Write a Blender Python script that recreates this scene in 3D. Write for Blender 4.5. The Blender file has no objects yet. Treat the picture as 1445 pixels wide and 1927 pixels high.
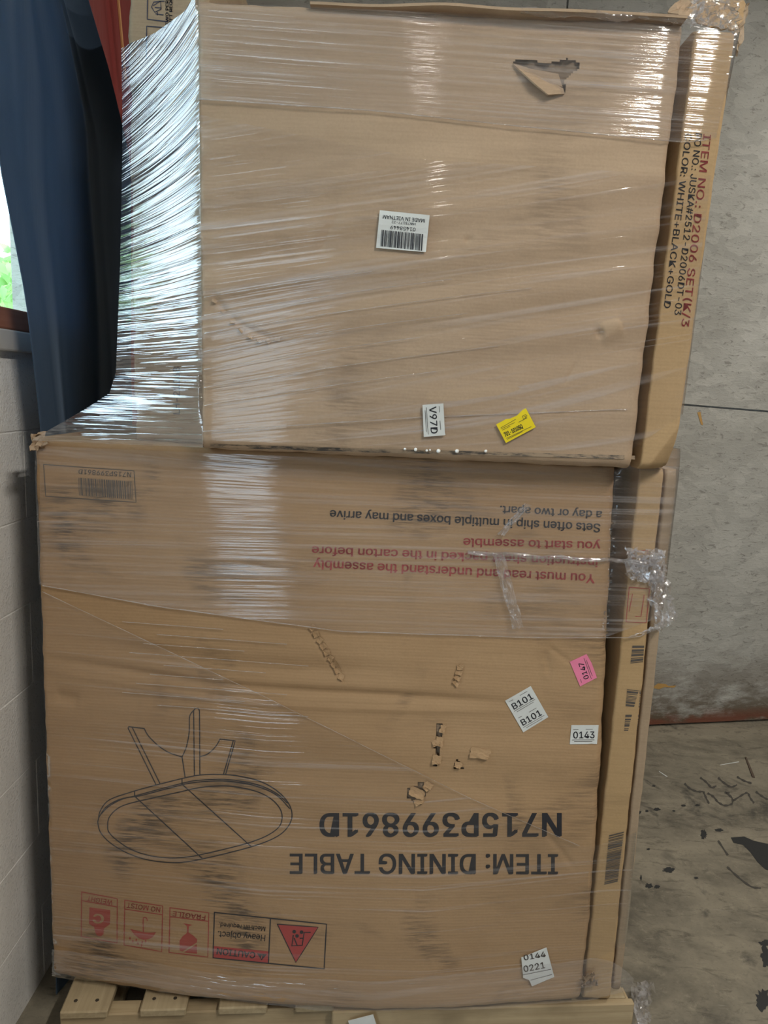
import bpy, bmesh, math, random
import numpy as np
from mathutils import Vector, Matrix

random.seed(7); rng = np.random.default_rng(7)
scene = bpy.context.scene
C = scene.collection

# ------------------------------------------------------------------ camera
W, H, FPX = 1445.0, 1927.0, 1336.0
EYE = np.array([0.0, 0.0, 1.53])
PITCH, ROLL = math.radians(9.7), 0.047
cf = np.array([0, math.cos(PITCH), -math.sin(PITCH)])
cr0 = np.array([1.0, 0, 0]); cu0 = np.array([0, math.sin(PITCH), math.cos(PITCH)])
cr = cr0 * math.cos(ROLL) + cu0 * math.sin(ROLL)
cu = cu0 * math.cos(ROLL) - cr0 * math.sin(ROLL)
cam_d = bpy.data.cameras.new('camera'); cam = bpy.data.objects.new('camera', cam_d); C.objects.link(cam)
cam_d.sensor_fit = 'VERTICAL'; cam_d.sensor_height = 24.0; cam_d.lens = 24.0 * FPX / H
cam_d.clip_start = 0.02
cam.matrix_world = Matrix(((cr[0], cu[0], -cf[0], EYE[0]), (cr[1], cu[1], -cf[1], EYE[1]), (cr[2], cu[2], -cf[2], EYE[2]), (0, 0, 0, 1)))
scene.camera = cam

# ------------------------------------------------------------------ world, sun, exposure
SKY = 3.2
w = bpy.data.worlds.new('sky'); scene.world = w; w.use_nodes = True
bgn = w.node_tree.nodes['Background']; bgn.inputs[0].default_value = (0.62, 0.82, 1.0, 1); bgn.inputs[1].default_value = SKY
sd = bpy.data.lights.new('sun', 'SUN'); sd.energy = 5.0; sd.angle = 0.02; sd.color = (1, 0.95, 0.85)
sun = bpy.data.objects.new('sun', sd); C.objects.link(sun)
sun.rotation_euler = Vector((-0.62, -0.35, -0.95)).to_track_quat('-Z', 'Y').to_euler()
scene.view_settings.view_transform = 'Standard'; scene.view_settings.look = 'None'
scene.view_settings.gamma = 1.0; scene.view_settings.use_curve_mapping = False
scene.view_settings.exposure = 0.8
scene.cycles.max_bounces = 10; scene.cycles.transparent_max_bounces = 24
scene.cycles.sample_clamp_indirect = 6.0

def area(name, loc, target, sx, sy, power, col, portal=False):
    d = bpy.data.lights.new(name, 'AREA'); d.shape = 'RECTANGLE'; d.size = sx; d.size_y = sy; d.energy = power; d.color = col
    if portal: d.cycles.is_portal = True
    o = bpy.data.objects.new(name, d); C.objects.link(o); o.location = loc
    v = Vector(target) - Vector(loc); o.rotation_euler = v.to_track_quat('-Z', 'Y').to_euler()
    return o
# daylight openings: side window and the open dock door behind the viewer
WIN = (0.15, 2.05, 1.665, 2.75)          # y0,y1,z0,z1 on the left wall
DOOR = (-2.7, -0.95, 0.0, 2.1)           # x0,x1,z0,z1 on the front wall
XW, YF, XR, ZC = -0.82, -4.2, 4.2, 3.55
XL, YE = -3.3, -0.1                        # the room is wider behind the viewer
area('window_daylight', (XW - .2, (WIN[0]+WIN[1])/2, (WIN[2]+WIN[3])/2), (5, (WIN[0]+WIN[1])/2, (WIN[2]+WIN[3])/2), WIN[1]-WIN[0], WIN[3]-WIN[2], 10, (1, 1, 1), True)
area('door_daylight', ((DOOR[0]+DOOR[1])/2, YF - .2, DOOR[3]/2), ((DOOR[0]+DOOR[1])/2, 5, DOOR[3]/2), DOOR[1]-DOOR[0], DOOR[3], 10, (1, 1, 1), True)

# ------------------------------------------------------------------ helpers
def ray(px, py):
    px = np.asarray(px, float)[..., None]; py = np.asarray(py, float)[..., None]
    return cf * FPX + cr * (px - W/2) - cu * (py - H/2)
def at(px, py, Y):
    d = ray(px, py); return EYE + d * (np.asarray(Y, float) / d[..., 1])[..., None]
def atx(px, py, X):
    d = ray(px, py); return EYE + d * (X / d[0])
def atz(px, py, Z):
    d = ray(px, py); return EYE + d * ((Z - EYE[2]) / d[2])

def empty(name, loc, label=None, cat=None, group=None, kind=None):
    o = bpy.data.objects.new(name, None); C.objects.link(o); o.location = loc; o.empty_display_size = .05
    tag(o, label, cat, group, kind); return o
def tag(o, label=None, cat=None, group=None, kind=None):
    if label: o['label'] = label
    if cat: o['category'] = cat
    if group: o['group'] = group
    if kind: o['kind'] = kind
    return o
def mesh(name, verts, faces, mat, parent=None, smooth=False, uvs=None):
    m = bpy.data.meshes.new(name)
    off = np.array(parent.matrix_basis.translation) if parent is not None and parent.parent is None else np.zeros(3)
    if parent is not None and parent.parent is not None: off = np.array(parent.parent.matrix_basis.translation)
    m.from_pydata((np.asarray(verts, float) - off).tolist(), [], [tuple(int(i) for i in f) for f in faces])
    if mat: m.materials.append(mat)
    if smooth: m.polygons.foreach_set('use_smooth', [True]*len(m.polygons))
    if uvs is not None:
        uvl = m.uv_layers.new(name='UVMap')
        idx = np.empty(len(m.loops), dtype=np.int32); m.loops.foreach_get('vertex_index', idx)
        uvl.data.foreach_set('uv', np.asarray(uvs, dtype=np.float32)[idx].ravel())
    m.update()
    o = bpy.data.objects.new(name, m); C.objects.link(o)
    if parent is not None: o.parent = parent
    return o
def box_vf(x0, x1, y0, y1, z0, z1):
    v = [(x, y, z) for x in (x0, x1) for y in (y0, y1) for z in (z0, z1)]
    f = [(0,1,3,2), (4,6,7,5), (0,4,5,1), (2,3,7,6), (0,2,6,4), (1,5,7,3)]
    return v, f
class MB:
    def __init__(s): s.v = []; s.f = []
    def add(s, v, f):
        b = len(s.v); s.v += [tuple(p) for p in v]; s.f += [tuple(i + b for i in q) for q in f]; return s
    def box(s, *a): return s.add(*box_vf(*a))
    def build(s, name, mat, parent=None, smooth=False): return mesh(name, s.v, s.f, mat, parent, smooth)
def bevel(o, wd=.004, seg=2):
    b = o.modifiers.new('bevel', 'BEVEL'); b.width = wd; b.segments = seg; b.limit_method = 'ANGLE'; return o

# ------------------------------------------------------------------ materials
class NT:
    def __init__(s, name):
        s.m = bpy.data.materials.new(name); s.m.use_nodes = True; s.t = s.m.node_tree; s.t.nodes.clear()
        s.out = s.t.nodes.new('ShaderNodeOutputMaterial')
    def n(s, typ, ins=None, **kw):
        nd = s.t.nodes.new('ShaderNode' + typ)
        for k, v in kw.items(): setattr(nd, k, v)
        for k, v in (ins or {}).items(): s.set(nd.inputs[k], v)
        return nd
    def set(s, sock, v):
        if isinstance(v, bpy.types.NodeSocket): s.t.links.new(v, sock)
        else:
            if sock.type == 'RGBA' and len(v) == 3: v = (*v, 1)
            sock.default_value = v
    def coord(s, kind='Object'): return s.n('TexCoord').outputs[kind]
    def geo(s): return s.n('NewGeometry').outputs['Position']
    def map(s, vec, scale=(1,1,1), rot=(0,0,0), loc=(0,0,0)):
        return s.n('Mapping', {'Vector': vec, 'Scale': scale, 'Rotation': rot, 'Location': loc}).outputs[0]
    def noise(s, vec, scale=1.0, detail=4.0, rough=.55, dist=0.0):
        return s.n('TexNoise', {'Vector': vec, 'Scale': scale, 'Detail': detail, 'Roughness': rough, 'Distortion': dist}).outputs[0]
    def ramp(s, fac, stops):
        r = s.n('ValToRGB', {'Fac': fac}); e = r.color_ramp.elements
        while len(e) < len(stops): e.new(.5)
        for i, (p, c) in enumerate(stops):
            e[i].position = p; e[i].color = (c, c, c, 1) if isinstance(c, (int, float)) else (*c, 1)
        return r.outputs[0]
    def mix(s, fac, a, b, mode='MIX'):
        r = s.n('Mix', data_type='RGBA', blend_type=mode); r.clamp_factor = True
        s.set(r.inputs[0], fac); s.set(r.inputs[6], a); s.set(r.inputs[7], b); return r.outputs[2]
    def math(s, op, a, b=0.0, c=None):
        r = s.n('Math', operation=op); s.set(r.inputs[0], a); s.set(r.inputs[1], b)
        if c is not None: s.set(r.inputs[2], c)
        return r.outputs[0]
    def bump(s, h, strength=.3, dist=.01, normal=None):
        b = s.n('Bump', {'Height': h, 'Strength': strength, 'Distance': dist})
        if normal is not None: s.set(b.inputs['Normal'], normal)
        return b.outputs[0]
    def princ(s, col, rough=.6, normal=None, **kw):
        p = s.n('BsdfPrincipled', {'Base Color': col, 'Roughness': rough})
        if normal is not None: s.set(p.inputs['Normal'], normal)
        for k, v in kw.items(): s.set(p.inputs[k.replace('_', ' ')], v)
        s.t.links.new(p.outputs[0], s.out.inputs[0]); return p

def plain(name, col, rough=.6, bumpscale=0, **kw):
    t = NT(name); nrm = None
    v = t.coord()
    c = t.mix(t.noise(v, 35, 3), tuple(x*.9 for x in col), tuple(min(1, x*1.08) for x in col))
    if bumpscale: nrm = t.bump(t.noise(v, bumpscale, 3), .3, .002)
    t.princ(c, rough, nrm, **kw); return t.m

def kraft(name, a, b, seed=0.0, flute=1.0, smudge=.5):
    """corrugated cardboard: fibre grain, faint flutes, scuffs with shapes of their own"""
    t = NT(name); p = t.map(t.geo(), loc=(seed, seed*.7, seed*1.3))
    big = t.noise(p, 2.2, 4); fine = t.noise(p, 260, 2)
    st = t.noise(t.map(p, (6, 6, 130)), 1.0, 3, .6)
    c = t.mix(t.ramp(big, [(.3, 0.), (.7, 1.)]), a, b)
    c = t.mix(t.math('MULTIPLY', t.ramp(fine, [(.35, 0.), (.75, 1.)]), .22), c, tuple(x*.72 for x in a))
    c = t.mix(t.math('MULTIPLY', t.ramp(st, [(.45, 0.), (.7, 1.)]), .22), c, tuple(x*.7 for x in a))
    sm = t.math('MULTIPLY', t.ramp(t.noise(p, 3.1, 3, .6, .6), [(.52, 0.), (.68, 1.)]), t.ramp(t.noise(t.map(p, (14, 14, 190)), 1.0, 3, .7), [(.42, 0.), (.58, 1.)]))
    c = t.mix(t.math('MULTIPLY', sm, smudge), c, (.095, .068, .048))
    wv = t.n('TexWave', {'Vector': p, 'Scale': 46.0, 'Distortion': 1.5, 'Detail': 2.0}, wave_type='BANDS', bands_direction='Z').outputs[1]
    n = t.bump(wv, .10*flute, .0015); n = t.bump(t.noise(p, 9, 4), .30, .012, n); n = t.bump(fine, .12, .001, n)
    t.princ(c, .72, n, Specular_IOR_Level=.25); return t.m

M = {}
M['kraft'] = kraft('kraft_cardboard_tan', (.42, .30, .20), (.49, .36, .245), 0., .5, .35)
M['kraft2'] = kraft('kraft_cardboard_brown', (.37, .235, .125), (.44, .29, .16), 3.1, 1.0, .95)
M['kraft3'] = kraft('kraft_cardboard_golden', (.42, .28, .14), (.48, .33, .18), 7.3, .5, .3)
M['kraft4'] = kraft('kraft_cardboard_dull', (.36, .27, .18), (.42, .32, .22), 5.1, .4, .2)
M['liner'] = kraft('corrugated_inner_liner', (.20, .145, .10), (.30, .22, .15), 9.0, 2.0, .6)
M['ink'] = plain('black_ink', (.022, .022, .028), .55)
M['inkgrey'] = plain('worn_black_ink', (.085, .072, .062), .6)
M['inkblue'] = plain('blue_black_ink', (.03, .035, .07), .55)
M['inkred'] = plain('red_ink', (.38, .055, .05), .6)
M['inkredfade'] = plain('faded_red_ink', (.34, .06, .045), .6)
M['paper'] = plain('label_paper', (.66, .68, .66), .5)
M['yellow'] = plain('yellow_label_paper', (.84, .66, .015), .45)
M['pink'] = plain('pink_label_paper', (.80, .22, .36), .5)
M['foam'] = plain('foam_bead', (.85, .85, .82), .7)
M['darkmetal'] = plain('nail_steel', (.10, .085, .07), .5, Metallic=.7)
M['white'] = plain('lamp_housing', (.75, .75, .73), .5)
M['tape'] = None

def wood(name, a, b, seed=0):
    t = NT(name); p = t.map(t.coord(), loc=(seed, seed, seed))
    g = t.noise(t.map(p, (3, 60, 60)), 1.0, 4, .6, .4)
    c = t.mix(t.ramp(g, [(.3, 0.), (.7, 1.)]), a, b)
    c = t.mix(t.math('MULTIPLY', t.ramp(t.noise(p, 6, 4), [(.5, 0.), (.75, 1.)]), .5), c, tuple(x*.45 for x in a))
    t.princ(c, .75, t.bump(g, .35, .003), Specular_IOR_Level=.25); return t.m
def wood_y(name, a, b, seed=0):
    t = NT(name); p = t.map(t.coord(), loc=(seed, seed, seed))
    g = t.noise(t.map(p, (60, 3, 60)), 1.0, 4, .6, .4)
    c = t.mix(t.ramp(g, [(.3, 0.), (.7, 1.)]), a, b)
    c = t.mix(t.math('MULTIPLY', t.ramp(t.noise(p, 6, 4), [(.5, 0.), (.75, 1.)]), .5), c, tuple(x*.45 for x in a))
    t.princ(c, .75, t.bump(g, .35, .003), Specular_IOR_Level=.25); return t.m
M['wood'] = wood('pallet_pine_along', (.35, .26, .15), (.46, .36, .22))
M['woody'] = wood_y('pallet_pine_across', (.32, .25, .15), (.44, .35, .22), 2.)
M['sillwood'] = wood_y('painted_red_sill', (.24, .09, .05), (.32, .13, .08), 4.)

def film(name, us, vs, bump_d, refl, haze0, haze1, rough=.09, seed=0., streak=(.5, .72), wob=.9):
    """clear stretch film: transparent sheet, glossy wrinkles running along u, milky where it is gathered"""
    t = NT(name); uv = t.coord('UV')
    v1 = t.map(uv, (us, vs, 1), loc=(seed, seed*2, 0)); v2 = t.map(uv, (us*2.6, vs*3.1, 1), loc=(seed*3, seed, 0)); v3 = t.map(uv, (us*.6, vs*.28, 1), loc=(seed, 5+seed, 0))
    n1 = t.noise(v1, 1., 2, .5, .15); n2 = t.noise(v2, 1., 2, .5, .1); n3 = t.noise(v3, 1., 3, .6)
    pat = t.noise(t.map(uv, (3.2, 5.5, 1), loc=(seed*1.7, seed, 0)), 1., 2)
    h = t.math('ADD', t.math('MULTIPLY', n1, .7), t.math('MULTIPLY', n2, .35))
    h = t.math('ADD', h, t.math('MULTIPLY', n3, 1.1))
    iso = t.noise(t.map(uv, (9, 30, 1), loc=(seed, seed, 0)), 1., 2, .5)
    h = t.math('ADD', h, t.math('MULTIPLY', iso, wob))
    nrm = t.bump(h, 1.0, bump_d)
    bf = t.n('NewGeometry').outputs['Backfacing']
    fr = t.n('Fresnel', {'IOR': t.math('ADD', 1.5, t.math('MULTIPLY', bf, -.8333)), 'Normal': nrm}).outputs[0]
    fg = t.math('MINIMUM', t.math('MULTIPLY', fr, refl), .9)
    ridge = t.ramp(t.math('ADD', t.math('MULTIPLY', n1, .6), t.math('MULTIPLY', n2, .4)), [(streak[0], 0.), (streak[1], 1.)])
    hz = t.math('ADD', haze0, t.math('MULTIPLY', t.math('MULTIPLY', ridge, haze1), t.ramp(pat, [(.32, .25), (.65, 1.)])))
    tr = t.n('BsdfTransparent', {'Color': (.985, .985, .99)})
    df = t.n('BsdfDiffuse', {'Color': (.80, .78, .80)}); tl = t.n('BsdfTranslucent', {'Color': (.80, .78, .80)})
    dm = t.n('MixShader', {0: .3, 1: df.outputs[0], 2: tl.outputs[0]})
    a = t.n('MixShader', {0: hz, 1: tr.outputs[0], 2: dm.outputs[0]})
    gl = t.n('BsdfGlossy', {'Color': (1, 1, 1), 'Roughness': rough, 'Normal': nrm})
    b = t.n('MixShader', {0: fg, 1: a.outputs[0], 2: gl.outputs[0]})
    t.t.links.new(b.outputs[0], t.out.inputs[0]); return t.m
M['film_front'] = film('stretch_film_front', .9, 40, .0030, .75, .008, .42, .08, 0., (.52, .66), .30)
M['film_top'] = film('stretch_film_layered', 1.2, 85, .0028, 1.3, .07, .30, .08, 2., (.48, .66), .30)
M['film_low'] = film('stretch_film_lower', 1.3, 85, .0032, 1.2, .05, .32, .08, 4., (.48, .66), .30)
M['film_thin'] = film('stretch_film_single', .9, 80, .0028, 1.3, .0, .38, .07, 6., (.55, .66), .25)
M['film_side'] = film('stretch_film_side', 2.2, 60, .0060, 5.0, .04, .25, .05, 8., (.5, .72), .55)
M['film_skirt'] = film('stretch_film_skirt', 1.6, 70, .0035, 2.0, .08, .30, .08, 9., (.5, .7), .5)
M['film_knot'] = film('stretch_film_gathered', 14, 30, .004, 3.0, .10, .45, .08, 11., (.48, .66), .5)

# painted OSB
t = NT('painted_osb'); p = t.geo()
vo = t.n('TexVoronoi', {'Vector': t.map(t.mix(.12, p, t.noise(p, 4, 3)), (16, 16, 34), rot=(0, .35, 0)), 'Scale': 1.0, 'Randomness': 1.0}, feature='F1')
c = t.mix(t.ramp(t.noise(p, 3, 4), [(.3, 0.), (.7, 1.)]), (.37, .36, .325), (.46, .45, .415))
chips = t.noise(t.map(p, (22, 22, 60), rot=(0, .5, 0)), 1., 4, .7, 1.2)
c = t.mix(t.math('MULTIPLY', t.ramp(chips, [(.57, 0.), (.66, 1.)]), .6), c, (.16, .15, .13))
scr = t.noise(t.map(p, (30, 30, 150), rot=(0, -.35, 0)), 1., 3, .7, 2.0)
c = t.mix(t.math('MULTIPLY', t.ramp(scr, [(.62, 0.), (.68, 1.)]), .5), c, (.15, .14, .12))
c = t.mix(.10, c, t.n('SeparateXYZ', {0: vo.outputs['Color']}).outputs[0], 'OVERLAY')
zz = t.n('SeparateXYZ', {0: p}).outputs[2]
dirt = t.math('MULTIPLY', t.n('MapRange', {'Value': zz, 'From Min': .42, 'From Max': .04}).outputs[0], t.ramp(t.noise(t.map(p, (5, 5, 14)), 1., 5, .7), [(.36, 0.), (.55, 1.)]))
c = t.mix(dirt, c, (.115, .085, .055))
red = t.math('MULTIPLY', t.n('MapRange', {'Value': zz, 'From Min': .09, 'From Max': .03}).outputs[0], t.ramp(t.noise(t.map(p, (4, 4, 9)), 1., 3), [(.45, 0.), (.55, 1.)]))
c = t.mix(red, c, (.17, .065, .04))
n = t.bump(vo.outputs['Distance'], .14, .005); n = t.bump(chips, .5, .006, n)
t.princ(c, .7, n, Specular_IOR_Level=.3); M['osb'] = t.m

# stained concrete floor
t = NT('stained_concrete'); p = t.geo()
a1 = t.noise(t.map(p, (1.6, 3.0, 1)), 1.3, 6, .65, .5); a2 = t.noise(p, 11, 5, .7); a3 = t.noise(p, 70, 3, .7)
c = t.mix(t.ramp(a1, [(.32, 0.), (.66, 1.)]), (.085, .076, .058), (.29, .255, .19))
c = t.mix(t.math('MULTIPLY', t.ramp(a2, [(.35, 0.), (.7, 1.)]), .55), c, (.30, .265, .20))
c = t.mix(t.math('MULTIPLY', t.ramp(t.noise(p, 5, 4, .7, .8), [(.56, 0.), (.68, 1.)]), .75), c, (.05, .046, .04))
c = t.mix(t.math('MULTIPLY', t.ramp(a3, [(.55, 0.), (.8, 1.)]), .4), c, (.06, .05, .04))
c = t.mix(t.math('MULTIPLY', t.ramp(t.noise(t.map(p, (8, 90, 1), rot=(0, 0, .2)), 1., 2), [(.68, 0.), (.74, 1.)]), .4), c, (.36, .33, .28))
c = t.mix(t.math('MULTIPLY', t.ramp(t.noise(t.map(p, (9, 26, 1), rot=(0, 0, -.25)), 1., 5, .75, .6), [(.54, 0.), (.66, 1.)]), .55), c, (.055, .047, .036))
c = t.mix(t.math('MULTIPLY', t.ramp(t.noise(p, 24, 4, .8), [(.55, 0.), (.75, 1.)]), .5), c, (.36, .32, .24))
t.princ(c, t.ramp(a2, [(.3, .55), (.7, .85)]), t.bump(a2, .25, .006, t.bump(a3, .3, .002))); M['floor'] = t.m
M['stain'] = plain('dark_oil_stain', (.022, .023, .024), .5)
M['stainsoft'] = plain('grey_rubber_mark', (.062, .056, .048), .7)

# painted concrete block
t = NT('painted_block'); p = t.geo()
f1 = t.noise(p, 160, 3, .7); f2 = t.noise(p, 5, 4)
c = t.mix(t.ramp(f2, [(.3, 0.), (.7, 1.)]), (.80, .78, .75), (.88, .865, .84))
c = t.mix(t.math('MULTIPLY', t.ramp(f1, [(.58, 0.), (.70, 1.)]), .45), c, (.25, .23, .21))
t.princ(c, .8, t.bump(f1, .6, .004, t.bump(f2, .2, .01))); M['block'] = t.m
M['mortar'] = plain('painted_mortar', (.80, .78, .75), .85, 90)
M['ceil'] = plain('ceiling_boards', (.36, .35, .33), .85)
M['plainwall'] = plain('grey_wall_paint', (.26, .25, .24), .8)

def cloth(name, col, rough=.8, sheen=.25):
    t = NT(name); p = t.coord()
    wv = t.noise(t.map(p, (400, 400, 400)), 1., 2)
    c = t.mix(wv, tuple(x*.8 for x in col), tuple(x*1.2 for x in col))
    t.princ(c, rough, t.bump(t.noise(t.map(p, (5, 14, 3)), 1., 3), .35, .01), Sheen_Weight=sheen, Specular_IOR_Level=.3); return t.m
t = NT('navy_curtain_cloth'); p = t.coord()
wv = t.noise(t.map(p, (400, 400, 400)), 1., 2); c = t.mix(wv, (.045, .080, .135), (.068, .112, .18))
pb = t.n('BsdfPrincipled', {'Base Color': c, 'Roughness': .6, 'Sheen Weight': .35, 'Sheen Tint': (.5, .7, 1), 'Normal': t.bump(t.noise(t.map(p, (5, 14, 3)), 1., 3), .3, .01)})
tl = t.n('BsdfTranslucent', {'Color': (.12, .21, .33)}); mx = t.n('MixShader', {0: .3, 1: pb.outputs[0], 2: tl.outputs[0]})
t.t.links.new(mx.outputs[0], t.out.inputs[0]); M['navy'] = t.m
M['redcloth'] = cloth('red_curtain_cloth', (.30, .035, .03), .8, .2)
M['browncloth'] = cloth('brown_curtain_cloth', (.045, .028, .022), .8, .2)
M['cord'] = plain('orange_cord', (.75, .38, .16), .7)
M['framewood'] = plain('window_frame_paint', (.45, .43, .40), .6)
t = NT('leaf_green'); p = t.coord()
oi = t.n('ObjectInfo').outputs['Random']
c = t.mix(t.ramp(t.noise(p, 2.3, 3), [(.3, 0.), (.7, 1.)]), (.22, .42, .14), (.46, .64, .32))
pr = t.n('BsdfDiffuse', {'Color': c}); tl = t.n('BsdfTranslucent', {'Color': c}); mx = t.n('MixShader', {0: .45, 1: pr.outputs[0], 2: tl.outputs[0]})
t.t.links.new(mx.outputs[0], t.out.inputs[0]); M['leaf'] = t.m
M['bark'] = plain('bark', (.10, .07, .05), .9)
M['grass'] = plain('grass_ground', (.12, .26, .06), .9)
# thin glass
t = NT('window_glass'); g = t.n('BsdfGlossy', {'Roughness': .02}); tr = t.n('BsdfTransparent', {'Color': (.95, .98, .96)})
fz = t.n('Fresnel', {'IOR': 1.45}); mx = t.n('MixShader', {0: fz.outputs[0], 1: tr.outputs[0], 2: g.outputs[0]}); t.t.links.new(mx.outputs[0], t.out.inputs[0]); M['glass'] = t.m

# ------------------------------------------------------------------ the room
B0 = np.array([1.46, 3.22]); YAW = math.radians(11)
def yback(x): return B0[1] + math.tan(YAW) * (x - B0[0])
fl = mesh('floor', [(XL, YF, 0), (XR, YF, 0), (XR, 4.4, 0), (XW-.2, 4.4, 0), (XW-.2, YE-.2, 0), (XL, YE-.2, 0)], [(0,1,2,3,4,5)], M['floor']); tag(fl, kind='structure')
ce = MB().box(XW-.2, XR, YE-.2, 4.4, ZC, ZC+.12).box(XL-.12, XR, YF, YE-.2, ZC, ZC+.12).build('ceiling', M['ceil']); tag(ce, kind='structure')
wr = MB().box(XR, XR+.12, YF, 4.4, 0, ZC).build('wall_right', M['plainwall']); tag(wr, kind='structure')
m = MB(); x0, x1, z0, z1 = DOOR
m.box(XL-.12, x0, YF-.15, YF, 0, ZC); m.box(x1, XR, YF-.15, YF, 0, ZC); m.box(x0, x1, YF-.15, YF, z1, ZC)
tag(m.build('wall_front', M['plainwall']), kind='structure')
tag(MB().box(XL-.12, XL, YF, YE-.2, 0, ZC).build('wall_far_left', M['plainwall']), kind='structure')
tag(MB().box(XL-.12, XW-.2, YE-.2, YE-.0, 0, ZC).build('wall_return', M['plainwall']), kind='structure')
# back wall: painted OSB sheets with open seams
wb = empty('wall_back', (0, yback(0)+.05, 0), kind='structure')
ang = math.atan(math.tan(YAW))
def wall_pt(s, z, d=0.0):   # s metres along the wall from B0
    return (B0[0] + s*math.cos(ang) - d*math.sin(-ang), B0[1] + s*math.sin(ang) - d*math.cos(ang), z)
v = [wall_pt(-2.9, 0, -.03), wall_pt(3.2, 0, -.03), wall_pt(3.2, ZC, -.03), wall_pt(-2.9, ZC, -.03)]
mesh('backing', v, [(0,1,2,3)], M['mortar'], wb)
def seam(s): return 1.525 - .030*(s)       # hand-cut sheet edge, not quite level
rows = [(lambda s: .012, lambda s: seam(s)-.004), (lambda s: seam(s)+.004, lambda s: 3.17-.02*s), (lambda s: 3.178-.02*s, lambda s: ZC)]
for lo, hi in rows:
    for s0, s1 in ((-2.9, -.86), (-.852, 1.58), (1.588, 3.2)):
        vv = []
        for d in (0.0, -.02):
            vv += [wall_pt(s0, lo(s0), d), wall_pt(s1, lo(s1), d), wall_pt(s1, hi(s1), d), wall_pt(s0, hi(s0), d)]
        mesh('panel', vv, [(0,1,2,3), (5,4,7,6), (4,0,3,7), (1,5,6,2), (3,2,6,7), (4,5,1,0)], M['osb'], wb)
# paint smears on the sheets
def wallpx(px, py, d=.0015):
    r = ray(px, py); n = np.array([math.sin(ang), -math.cos(ang), 0]); p0 = np.array([B0[0], B0[1], 0]) + n*d
    return EYE + r * (np.dot(p0-EYE, n) / np.dot(r, n))
smear = plain('ochre_paint_smear', (.50, .29, .09), .7)
for pts in ([(1231,1291),(1238,1286),(1252,1287),(1258,1291),(1273,1290),(1268,1294),(1250,1293),(1240,1297),(1230,1295)], [(1312,776),(1318,775),(1323,800),(1319,799)]):
    mesh('paint_smear', [wallpx(*q) for q in pts], [tuple(range(len(pts)))], smear, wb)

# left wall: painted blocks round a window opening
wl = empty('wall_left', (XW, 0, 0), kind='structure')
m = MB(); y0, y1, z0, z1 = WIN
for a in ((YE-.2, y0, 0, ZC), (y1, 4.2, 0, ZC), (y0, y1, 0, z0), (y0, y1, z1, ZC)): m.box(XW-.2, XW-.0012, a[0], a[1], a[2], a[3])
m.build('core', M['block'], wl)
bm_ = MB().box(0, .0145, 0, .398, 0, .198); blk = None
for r in range(8):
    zb = .004 + r*.2
    for k in range(-1, 8):
        yb = k*.4 + (.2 if r % 2 else 0)
        if blk is None:
            blk = bm_.build('block', M['block']); blk.parent = wl; bevel(blk, .0015, 1); blk.location = (-.0145, yb, zb)
        else:
            o = blk.copy(); C.objects.link(o); o.parent = wl; o.location = (-.0145 + random.uniform(-.0006, .0006), yb, zb)
wi = empty('window_1', (XW, y0, z0), kind='structure')
fr = MB()
fr.box(XW-.14, XW-.08, y0, y0+.05, z0+.03, z1); fr.box(XW-.14, XW-.08, y1-.05, y1, z0+.03, z1); fr.box(XW-.14, XW-.08, y0, y1, z1-.05, z1); fr.box(XW-.14, XW-.08, y0, y1, z0+.0, z0+.012)
fr.box(XW-.13, XW-.09, .98, 1.02, z0+.03, z1)
fr.build('frame', M['framewood'], wi)
mesh('pane', [(XW-.11, y0, z0+.03), (XW-.11, y1, z0+.03), (XW-.11, y1, z1), (XW-.11, y0, z1)], [(0,1,2,3)], M['glass'], wi)
bevel(MB().box(XW-.2, XW+.012, y0-.05, y1+.05, z0-.045, z0+.0).build('sill', M['sillwood'], wi))
bevel(MB().box(XW-.02, XW+.02, y0-.05, y1+.05, z0-.090, z0-.0455).build('apron', M['framewood'], wi))
# outside the window
gr = mesh('lawn', [(-30, .0, -.15), (XW-.21, .0, -.15), (XW-.21, 25, -.15), (-30, 25, -.15)], [(0,1,2,3)], M['grass']); tag(gr, kind='structure')
yd = mesh('yard', [(-20, -30, -.02), (20, -30, -.02), (20, YF-.16, -.02), (-20, YF-.16, -.02)], [(0,1,2,3)], M['mortar']); tag(yd, kind='structure')
def tree(x, y, h, r, label):
    e = empty('leafy_tree', (x, y, -.15), label, 'tree', 'trees outside the window')
    n = 2600; vs = []; fs = []
    c = rng.normal(size=(n, 3)); c /= np.linalg.norm(c, axis=1)[:, None]; c *= rng.uniform(.45, 1, (n, 1)) ** .5
    c = c * np.array([r, r, h*.46]) + np.array([x, y, h*.54])
    for q in c:
        a, b = rng.normal(size=3), rng.normal(size=3); a /= np.linalg.norm(a); b -= a*np.dot(a, b); b /= np.linalg.norm(b); s = rng.uniform(.06, .12)
        k = len(vs); vs += [q - a*s, q + b*s*.5, q + a*s, q - b*s*.5]; fs.append((k, k+1, k+2, k+3))
    tag(mesh('foliage', vs, fs, M['leaf'], e), kind='stuff')
    tv = []; tf = []
    for i, z in enumerate((-.15, h*.5, h*.8)):
        for k in range(8): tv.append((x + (.1-.03*i)*math.cos(k*math.pi/4), y + (.1-.03*i)*math.sin(k*math.pi/4), z))
    for i in range(2):
        for k in range(8): tf.append((i*8+k, i*8+(k+1) % 8, i*8+8+(k+1) % 8, i*8+8+k))
    mesh('trunk', tv, tf, M['bark'], e)
for i, (y, h, dx) in enumerate(((1.6, 2.6, 0), (4.3, 2.9, -.4), (6.9, 2.9, .1), (9.6, 3.3, .2), (12.4, 3.2, 0))):
    tree(-4.6 + dx, y, h, 1.15, 'green leafy tree growing outside the side window')
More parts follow.
